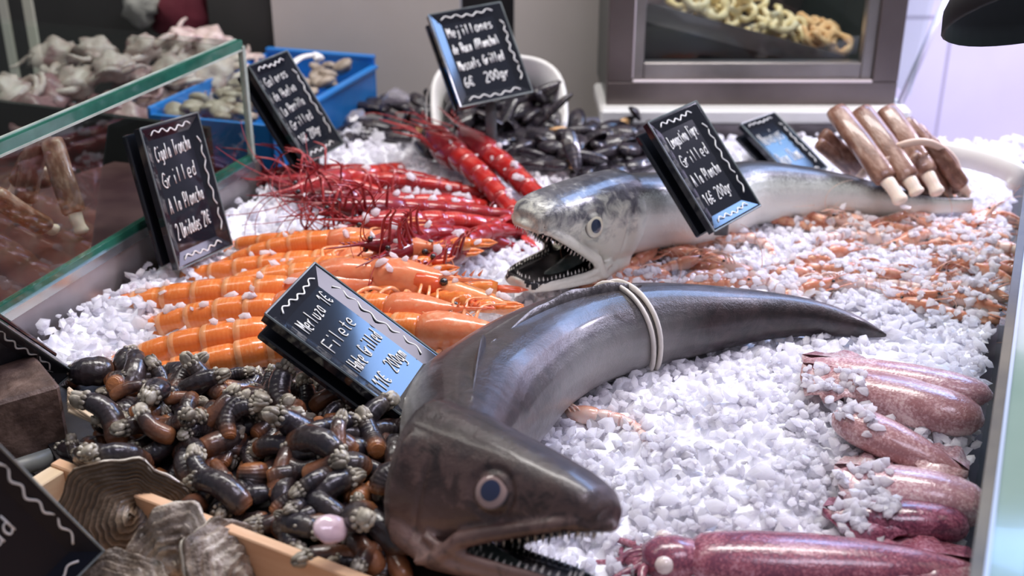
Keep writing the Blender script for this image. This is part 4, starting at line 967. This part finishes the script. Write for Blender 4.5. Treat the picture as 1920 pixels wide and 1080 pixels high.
# ================================================================== WOODEN BOX AND OYSTERS
C0 = at(112, 858, .035); C0.z = 0; wd_ = BX1-C0; wd_.z = 0; wl = wd_.length+.30; wd_.normalize(); wn = Vector((wd_.y, -wd_.x, 0))     # wn towards the camera
wb = empty('wooden_box', (C0.x, C0.y, -.068), basis(wd_)); tag(wb, 'shallow pale wooden box holding oysters at the front left', 'box')
hB = .103
b = MB(); b.box((wl/2, -.005, hB/2), (wl, .010, hB), bev=.001); b.build('back_board', m_wood, wb, False)
b = MB(); b.box((.008, -.13, hB/2-.001), (.016, .24, hB-.002), bev=.001); b.build('end_board', mat('pale_end_wood', (.80, .60, .38), (.86, .68, .46), 25, .55, .1, 60, stretch=(4, .6, 4)), wb, False)
b = MB(); b.box((wl/2, -.13, .004), (wl, .26, .008)); b.build('bottom_board', m_wood, wb, False)
t = NT('oyster_ridged'); v = t.coord((1, 1, 1), False); p = t.par(); n = t.noise(v, 70, 5)
f = t.math('ADD', t.math('MULTIPLY', t.math('FRACT', t.math('ADD', t.math('MULTIPLY', p[0], 13), t.math('MULTIPLY', n, .7))), .45), t.math('MULTIPLY', n, .6))
t.set(col=t.ramp(f, [(.2, (.030, .020, .012)), (.5, (.12, .080, .048)), (.72, (.22, .155, .10)), (.95, (.46, .36, .25))]), rough=.45, coat=.2); t.bump(f, .8, .003); m_oy1 = t.m
m_oy2 = mat('oyster_mottled', (.06, .045, .032), (.27, .21, .16), 38, .45, 1.0, 90, .006, c3=(.74, .66, .55))
m_oyrim = mat('oyster_pearl', (.62, .56, .46), (.78, .72, .60), 40, .35)
def oyster(label, c, R, rx, ry, h, m, seed, ridges=11):
    root = empty('oyster', c, R); tag(root, label, 'oyster'); V = []; P = []; nr_ = 48; na = 64
    def outline(a): return 1+.06*math.sin(a*3+seed)+.04*math.sin(a*7+seed*2)+.02*math.sin(a*13)
    for sgn, nm, mm in ((1, 'upper_shell', m), (-1, 'lower_shell', m_oyrim)):
        V = []; P = []
        for i in range(nr_+1):
            r_ = i/nr_
            for j in range(na):
                a = 2*PI*j/na; o_ = outline(a); x = math.cos(a)*rx*r_*o_; y = math.sin(a)*ry*r_*o_
                x -= rx*.35*(1-r_)                                             # growth rings centred on the hinge
                z = h*(1-r_**2.2)*(.6+.4*math.cos(a)) + (.10 if m is m_oy1 else .34)*h*((r_*ridges+.5*mnoise.noise(Vector((x*30, y*30, seed)))) % 1)*min(1, r_*2)+(.10 if m is m_oy1 else .40)*h*mnoise.noise(Vector((x*60, y*60, seed)))
                V.append((x, y, sgn*max(z, 0)*(1 if sgn > 0 else .35)-.0022*(sgn < 0))); P.append((r_, 0, 0))
        F = [(i*na+j, (i+1)*na+j, (i+1)*na+(j+1) % na, i*na+(j+1) % na) for i in range(nr_) for j in range(na)]
        if sgn < 0: F = [f_[::-1] for f_ in F]
        b = MB(); b.add(V, F, P); o = b.build(nm, mm, root)
        md = o.modifiers.new('s', 'SOLIDIFY'); md.thickness = .003; md.offset = -1
    return root
oyster('large brown oyster with curved growth ridges, standing at the back of the box', W0(225, 985, .010), aimR((-.45, -.25, -.55), (.5, -.8, .6)), .056, .050, .022, m_oy1, 1, 13)
oyster('grey mottled oyster leaning on the ridged one', W0(325, 1045, .015), aimR((.1, .35, .8), (.1, -.9, .5)), .040, .032, .014, m_oy2, 2, 7)
oyster('oyster on edge with a pale chalky rim, furthest right in the box', W0(430, 1072, .010), aimR((-.45, .3, .75), (.80, -.45, .4)), .042, .034, .014, m_oy2, 5, 7)
oyster('pale oyster lowest at the bottom edge of the photo', W0(215, 1115, .012), aimR((1, .1, .1), (0, -.5, .8)), .038, .032, .012, m_oy2, 8, 6)

# ================================================================== IRON BLOCK, STRAW
ie = W0(135, 846, .0); R3 = basis(Vector((-.80, -.60, 0)))
ib = empty('iron_weight', ie, R3); tag(ib, 'rusty stepped iron block at the left edge beside the barnacles', 'iron block')
b = MB(); b.box((.08, -.055, .033), (.16, .11, .066), bev=.003); b.build('block', m_rust, ib, False)
b = MB(); b.box((.095, -.055, .078), (.09, .07, .030), bev=.003); b.build('raised_step', m_rust, ib, False)
b = MB(); b.tube([(.02, .012, .008), (.08, .012, .008)], .008, 10); b.build('foot_bar', mat('grey_bar', (.16, .17, .16), (.26, .27, .25), 30, .4), ib)
st = empty('straw_bundle', W0(215, 806, .03)); tag(st, 'small bundle of pale straw sticks beside the iron block', 'sticks')
for i in range(11):
    b = MB(); a_ = W0(212+rng.uniform(-6, 8), 806+rng.uniform(-10, 8), .030+rng.uniform(0, .010)); c2 = W0(128, 728+i*4.2, .045+rng.uniform(0, .012)); b.tube([a_-st.location, c2-st.location], .0016, 6); b.build('straw_stick', m_straw, st)

# ================================================================== SIGNS
G = {'C': '482906042243', 'i': '2622 2829', 'g': '3616041233 36312000', 'l': '1912', 'a': '3616041233 3632', 'T': '0949 2922', 'r': '0602 042636', 'o': '16041232443616', 'n': '0602 04263632', 'c': '3616041232',
     'h': '0902 04263632', 'd': '3616041233 3932', 'G': '482906042242 424525', 'e': '04343616041232', 'A': '022942 0535', 'P': '0209 0939473505', 'U': '0903224349', '2': '081939470242', '1': '072922', '6': '3917041232443504',
     '0': '2906224629', 'E': '482906042243 0636 0434', 'M': '0209254942', 'j': '26211000 2829', 's': '361605332202', 'u': '06031233 3632', 'R': '0209 0939473505 2542', 'k': '0902 360432', 'L': '090242', 'z': '06360232', 'v': '062236',
     'H': '0902 4942 0545', 'f': '492822 1535', 't': '282332 0636', 'p': '0600 0626342202', 'b': '0902 0626342202', 'N': '02094249', 'm': '0602 04162522 24364542', '(': '392612', ')': '192632', '.': '2223', 'F': '0209 0949 0545', 'y': '060323 36312000', '4': '0804 0444 2921'}
def writing(mb, txt, x0, y0, h, w_, z, slant=.0, rad=.0007, jit=.25, R_=random):
    """stroke lettering along +x starting at x0, cap height h, total width w_"""
    adv = w_/max(1, len(txt)); sx = adv*.17
    for k, ch in enumerate(txt):
        if ch not in G: continue
        for stt in G[ch].split():
            pts = [(int(stt[i]), int(stt[i+1])) for i in range(0, len(stt), 2)]
            P_ = [Vector((x0+adv*k+(a+R_.uniform(-jit, jit))*sx, y0+(c+R_.uniform(-jit, jit)-2)*h/7+slant*(adv*k), z)) for a, c in pts]
            if len(P_) > 2: P_ = V3(cat(P_, 3))
            mb.tube(P_, rad, 4, up=(0, 0, 1), flat=.5)
def squig(mb, p, q, amp, n, z0, z1, rad=.0009):
    p = Vector(p); q = Vector(q); d = (q-p); nn = Vector((-d.y, d.x)).normalized(); pts = []
    for i in range(n*2+1):
        u = i/(n*2); c = p+d*u+nn*(amp*(1 if i % 2 else -1)*(.7+.5*math.sin(i*2.3))); pts.append((c.x, c.y, lerp(z0, z1, .5)))
    mb.tube(V3(cat(pts, 4)), rad, 5, flat=.6)
POSE = dict(cig=(1.1075, .8341, .9396, -.3682, 1.2608, .0983), gal=(-2.7673, -1.857, -3.4209, -.3154, 1.6807, .0779), mej=(.9124, .1514, .4705, -.0433, 1.6222, .1695), lan=(.8334, .276, .7783, .2462, 1.4262, .0727),
            sm=(.5346, .1365, .6858, .3925, 1.6245, .0352), mer=(.5748, .3159, 1.249, -.143, .9827, .05), uni=(1.6288, .2946, .9828, -.3441, .6178, .0875), lef=(2.0499, .1526, .9115, -.4481, .8862, .0672))
def sign(key, label, lines, W, H, th=.014, back=.022, bx=-.0, border=.016, depth=.006, s=1.0, stake=True, frontmat=None, wr=.9, stx=0, stl=1.0):
    v = POSE[key]; ax = Vector(v[:3]); R = Matrix.Rotation(ax.length, 3, ax.normalized()); pos = Vector(v[3:])
    if s != 1: pos = Vector((0, 0, CZ))+(pos-Vector((0, 0, CZ)))*s; W *= s; H *= s
    root = empty('price_sign', pos, R); tag(root, label, 'price sign')
    w2, h2 = W/2, H/2; bd = border; rm = .0025
    b = MB()                                                                            # dished front: rim, sloped border, sunk centre
    def rect(w_, h_, z): return [(-w_, h_, z), (w_, h_, z), (w_, -h_, z), (-w_, -h_, z)]
    rings = [rect(w2, h2, -depth-.003), rect(w2, h2, -.001), rect(w2-.001, h2-.001, 0), rect(w2-rm, h2-rm, 0), rect(w2-bd, h2-bd, -depth), ]
    V = [q for r_ in rings for q in r_]; F = [(i*4+j, (i+1)*4+j, (i+1)*4+(j+1) % 4, i*4+(j+1) % 4) for i in range(4) for j in range(4)]
    F = [f_[::-1] for f_ in F]+[(16, 19, 18, 17)]+[(0, 1, 2, 3)]
    b.add(V, F); face = b.build('sign_face', frontmat or m_black, root, False)
    b = MB(); 
    for (p_, q_) in (((-w2, h2), (w2, h2)), ((w2, h2), (w2, -h2)), ((w2, -h2), (-w2, -h2)), ((-w2, -h2), (-w2, h2))): b.tube([(p_[0], p_[1], 0), (q_[0], q_[1], 0)], .0011, 5)
    b.build('sign_rim', m_rim, face, False)
    b = MB(); b.box((0, 0, -back-.004), (W*.98, H*.94, .007), bev=.0015); b.build('back_plate', m_black, root, False)
    R_ = random.Random(len(label)); b = MB()
    for i in range(2): squig(b, (-w2*.45, -h2*.2-i*.03), (-w2*.45+.004, -h2*.2-i*.03-.018), .002, 2, -back-.012, -back-.012, .0006)
    b = MB(); iw = W-2*bd; ih = H-2*bd; n = len(lines); lh = ih/(n+.3)
    for i, t_ in enumerate(lines):
        if not t_: continue
        wfull = iw*wr*min(1, len(t_)/9+.25); writing(b, t_, -iw/2+iw*.05, ih/2-lh*(i+.95)+lh*.12, lh*.56, wfull, -depth+.0006, .06, .00075*(W/.1), .22, R_)
    zb = -depth*.5+.0012
    squig(b, (-w2+bd, h2-bd*.55), (w2-bd, h2-bd*.55), bd*.17, 5, zb, zb); squig(b, (-w2+bd, -h2+bd*.55), (w2-bd, -h2+bd*.55), bd*.17, 5, zb, zb)
    squig(b, (w2-bd*.5, h2-bd*1.6), (w2-bd*.5, -h2+bd*1.4), bd*.17, 6, zb, zb)
    b.build('chalk_writing', m_chalk, face)
    if stake:
        b = MB(); zl = pos.z-(R @ Vector((0, -h2, 0))).z*-1
        dn = R.transposed() @ Vector((0, 0, -1)); p0 = Vector((stx, -h2*.8, -back/2-.004)); pw = pos+R @ p0; l_ = max(.02, pw.z-.002)*stl
        b.tube([p0, p0+dn*l_*.5, p0+dn*l_], .008, 6, .5, flat=.25, up=(R.transposed() @ Vector((0, 1, 0)))); b.build('stake', mat('stake_grey_'+key, (.10, .11, .11), rough=.35), root)
    return root
m_rim = mat('sign_rim_grey', (.10, .12, .12), (.22, .26, .26), 30, .2, coat=.4)
sign('cig', 'tall black price sign lettered Cigala, standing by the glass case over the langoustines', ['Cigala Troncha', 'Grilled', 'A la Plancha', '2 Unidades 21E'], .102, .160)
sign('gal', 'black price sign lettered Galeras, leaning before the blue crate', ['Galeras', 'de Huelva', 'La Parrilla', 'Grilled', '16E 200gr'], .102, .160, s=.92)
sign('mej', 'black price sign lettered Mejillones and Mussels, standing in the white bucket', ['Mejillones', 'de Roca (Plancha)', 'Mussels Grilled', '6E  200gr'], .112, .140)
sign('lan', 'black price sign lettered Langostino Tigre, leaning beside the silver hake', ['Langostino Tigre', 'Grilled', 'A la Plancha', '16E 200gr'], .102, .160, s=.87, stl=.32)
sign('sm', 'smallest black price sign, half hidden behind the silver hake', ['Navajas', 'Razor Clams'], .075, .118, border=.012)
sign('mer', 'black price sign lettered Merluza and Hake, tilted between barnacles and the big hake', ['Merluza 1E', 'Filete', 'Hake Grilled', '11E  200gm'], .102, .160, s=.93)
sign('uni', 'black price sign lettered unidad, cut off at the bottom left corner', ['', '', 'unidad', ''], .102, .160, wr=.9, stake=False, frontmat=mat('matt_black_plastic', (.008, .010, .018), rough=.3, spec=.15))
sign('lef', 'black price sign seen on edge behind the iron block at the left', ['', '', '', ''], .080, .150)

# ================================================================== CONTENTS OF THE LEFT CASE, MODELLED REFLECTIONS, DIM BACKGROUND
m_oct = mat('octopus_flesh', (.50, .36, .32), (.68, .56, .50), 30, .35, .5, 60, .004, c3=(.36, .20, .20), sss=.15)
m_oct2 = mat('dark_octopus_flesh', (.20, .09, .10), (.34, .18, .18), 30, .3, .5, 60, .004, c3=(.48, .34, .32))
def octo(seed, m):
    R_ = random.Random(seed); root = empty('octopus'); b = MB(); b.ball((0, 0, .012), (.034, .028, .022), nu=16, nv=12, jit=.5); b.build('mantle', m, root)
    for k in range(7):
        a = 2*PI*k/7+R_.uniform(-.3, .3); h = a; q = Vector((math.cos(a)*.018, math.sin(a)*.018, .004)); pts = [q]; tn = R_.choice((-1, 1))*R_.uniform(.2, .5)
        for j in range(8): h += tn; q = q+Vector((math.cos(h)*.009, math.sin(h)*.009, .003*math.sin(j+k))); pts.append(q)
        b = MB(); b.tube(pts, [.0075*(1-.09*j) for j in range(9)], 7); b.build('tentacle', m, root)
    return reg(root)
oc = [octo(1, m_oct), octo(2, m_oct2), octo(5, m_oct)]
OC = [(110, 120, .10, 0), (180, 110, .11, 0), (150, 170, .08, 0), (215, 140, .10, 2), (275, 105, .11, 0), (340, 95, .10, 2), (390, 100, .09, 0), (260, 165, .07, 1), (330, 150, .08, 2), (395, 150, .07, 0), (420, 215, .03, 2),
      (300, 205, .04, 1), (370, 195, .04, 1), (60, 230, .06, 1), (200, 215, .05, 1), (20, 190, .08, 2), (240, 240, .03, 1), (445, 130, .06, 2), (90, 190, .07, 1)]
OL = ['at the back left of the glass case', 'in the middle of the pile in the glass case', 'by the far corner of the glass case', 'low behind the front pane of the glass case']
for i, (px, py, z, k) in enumerate(OC):
    w_ = W0(px, py, z); lab = ('pale' if k != 1 else 'dark reddish')+' blurred octopus piled '+(OL[3] if py > 185 else OL[2] if px > 320 else OL[0] if px < 170 else OL[1])
    put(oc, k, w_, rot(rng.uniform(-.5, .5), rng.uniform(-.5, .5), rng.uniform(0, 6)), rng.uniform(.9, 1.25), lab, 'octopus', 'octopuses in the glass case')
# mound of dark ice and trays under them
b = MB(); q = [ca_-cn*.03+bk*.01, B0-cn*.03-cd*.02, B0-cn*.20-cd*.02, ca_-cn*.5]; b.prism([(p_.x, p_.y) for p_ in q], .022, .045)
tag(b.build('seafood_tray', mat('dark_wine_tray', (.07, .03, .035), (.14, .07, .07), 12, .3, coat=.4), smooth=False), 'dark reddish tray on the floor of the glass case', 'tray')
for i, (tp, ft, lab) in enumerate([((60, 300), (35, 345), 'short razor clam reflection modelled solid at the left edge of the glass case'), ((60, 320), (48, 375), 'razor clam reflection with long pale foot, modelled hanging in the glass case'), ((100, 330), (60, 335), 'pale razor clam reflection modelled lying across the case'), ((30, 390), (85, 425), 'razor clam reflection with a fat pale foot, modelled low in the case'), ((120, 335), (140, 400), 'arched razor clam reflection modelled furthest right in the glass case')]):
    pf = W0(*ft, .075); pt = W0(*tp, .11); d = pt-pf; put(raz, (0, 0, 2, 1, 0)[i], pf, aimR(d, (0, -1, .3)), (.75, .9, .9), lab, 'razor clam')  # solid razor clams standing in for reflections in the case glass
b = MB(); b.box((xw(68, 2.04, 100), 2.04, .16), (.015, .01, .5)); tag(b.build('pale_stripe', mat('cream_post', (.55, .55, .45), rough=.5), smooth=False), 'second narrow cream post behind the glass case from the left', 'stripe')  # thin upright box in one flat cream colour
b = MB(); b.box((xw(22, 2.04, 100), 2.04, .16), (.013, .01, .5)); tag(b.build('pale_stripe', mat('cream_stripe_b', (.52, .52, .44), rough=.5), smooth=False), 'leftmost narrow cream post behind the glass case', 'stripe')  # narrower upright box, slightly darker cream
b = MB(); b.ball((0, 0, 0), (.05, .02, .05), nu=14, nv=10, jit=.5); o = b.build('red_cloth', mat('wine_cloth', (.10, .01, .02), (.16, .02, .035), 10, .8)); place(o, (xw(345, 2.1, 30), 2.11, zat(30, 2.1)), sc=(1.1, 1, 1.1)); tag(o, 'dark wine red cloth hanging in the shadows at the top left', 'cloth')
b = MB(); b.ball((0, 0, 0), (.03, .02, .03), nu=14, nv=10, jit=.8); o = b.build('white_bag', mat('dim_white_bag', (.30, .31, .27), (.42, .42, .38), 14, .6)); place(o, (xw(268, 2.1, 10), 2.10, zat(12, 2.1))); tag(o, 'crumpled whitish bag in the shadows at the top left', 'bag')

# ------------------------------------------------------------------ loose ice chips lying on top of the seafood
bpy.context.view_layer.update(); dg = bpy.context.evaluated_depsgraph_get()
b = MB(); pts = []
def chipzone(P, n, zmax=.075):
    xs = [q[0] for q in P]; ys = [q[1] for q in P]; k = 0
    for _ in range(n*4):
        q = (rng.uniform(min(xs), max(xs)), rng.uniform(min(ys), max(ys)))
        if not poly_in(q, P): continue
        w_ = at(q[0], q[1], .02); ok, hit, nrm, fi, ob, mx = scene.ray_cast(dg, Vector((w_.x, w_.y, .30)), Vector((0, 0, -1)))
        k += 1
        if k > n: break
        if not ok or hit.z > zmax or nrm.z < .45: continue
        top = ob.parent.name if ob.parent else ob.name
        if top.startswith(('hake', 'price', 'wooden', 'goose', 'razor', 'iron', 'glass', 'counter')): continue
        pts.append((hit.x, hit.y, hit.z+.0012))
chipzone([(180, 520), (560, 470), (560, 620), (150, 700)], 110)
chipzone([(560, 430), (960, 500), (960, 620), (700, 560)], 60)
chipzone([(640, 330), (960, 300), (1000, 400), (740, 420)], 80)
chipzone([(1080, 550), (1240, 430), (1450, 390), (1870, 400), (1870, 590), (1500, 575), (1300, 560)], 1700)
chipzone([(1500, 700), (1620, 740), (1640, 860), (1700, 960), (1560, 1000), (1480, 900)], 300)
chips(b, pts, .0030, .0068, mi=0)
tag(b.build('ice_chips', [m_ice], smooth=False), 'loose ice chips scattered on top of the prawns, langoustines and squid', 'ice', kind='stuff')

m_chunk = mat('clear_ice_chunk', (.90, .86, .96), rough=.06, trans=.75, ior=1.31)
for px, py, z, r_, lab in ((725, 815, .022, .020, 'largest clear ice chunk between the barnacles and the big hake'), (700, 850, .020, .014, 'small clear ice chunk low between barnacles and hake cheek'), (752, 800, .024, .014, 'clear ice chunk touching the neck of the big hake'),
                           (690, 822, .024, .012, 'clear ice chunk at the right edge of the barnacle heap'), (742, 185, .030, .026, 'frosty ice lump standing right of the blue crate'), (668, 225, .020, .020, 'ice lump in front of the blue crate beside the galeras sign')):
    q = ico*(1+.25*nr.normal(size=(12, 1)))*np.array([1.2, .9, .8])*r_; b = MB(); b.add(q, icof); o = b.build('ice_chunk', m_chunk, smooth=False)
    md = o.modifiers.new('b', 'BEVEL'); md.width = r_*.12; md.segments = 2
    place(o, W0(px, py, z), rot(rng.uniform(-.6, .6), rng.uniform(-.6, .6), rng.uniform(0, 6))); tag(o, lab, 'ice chunk')
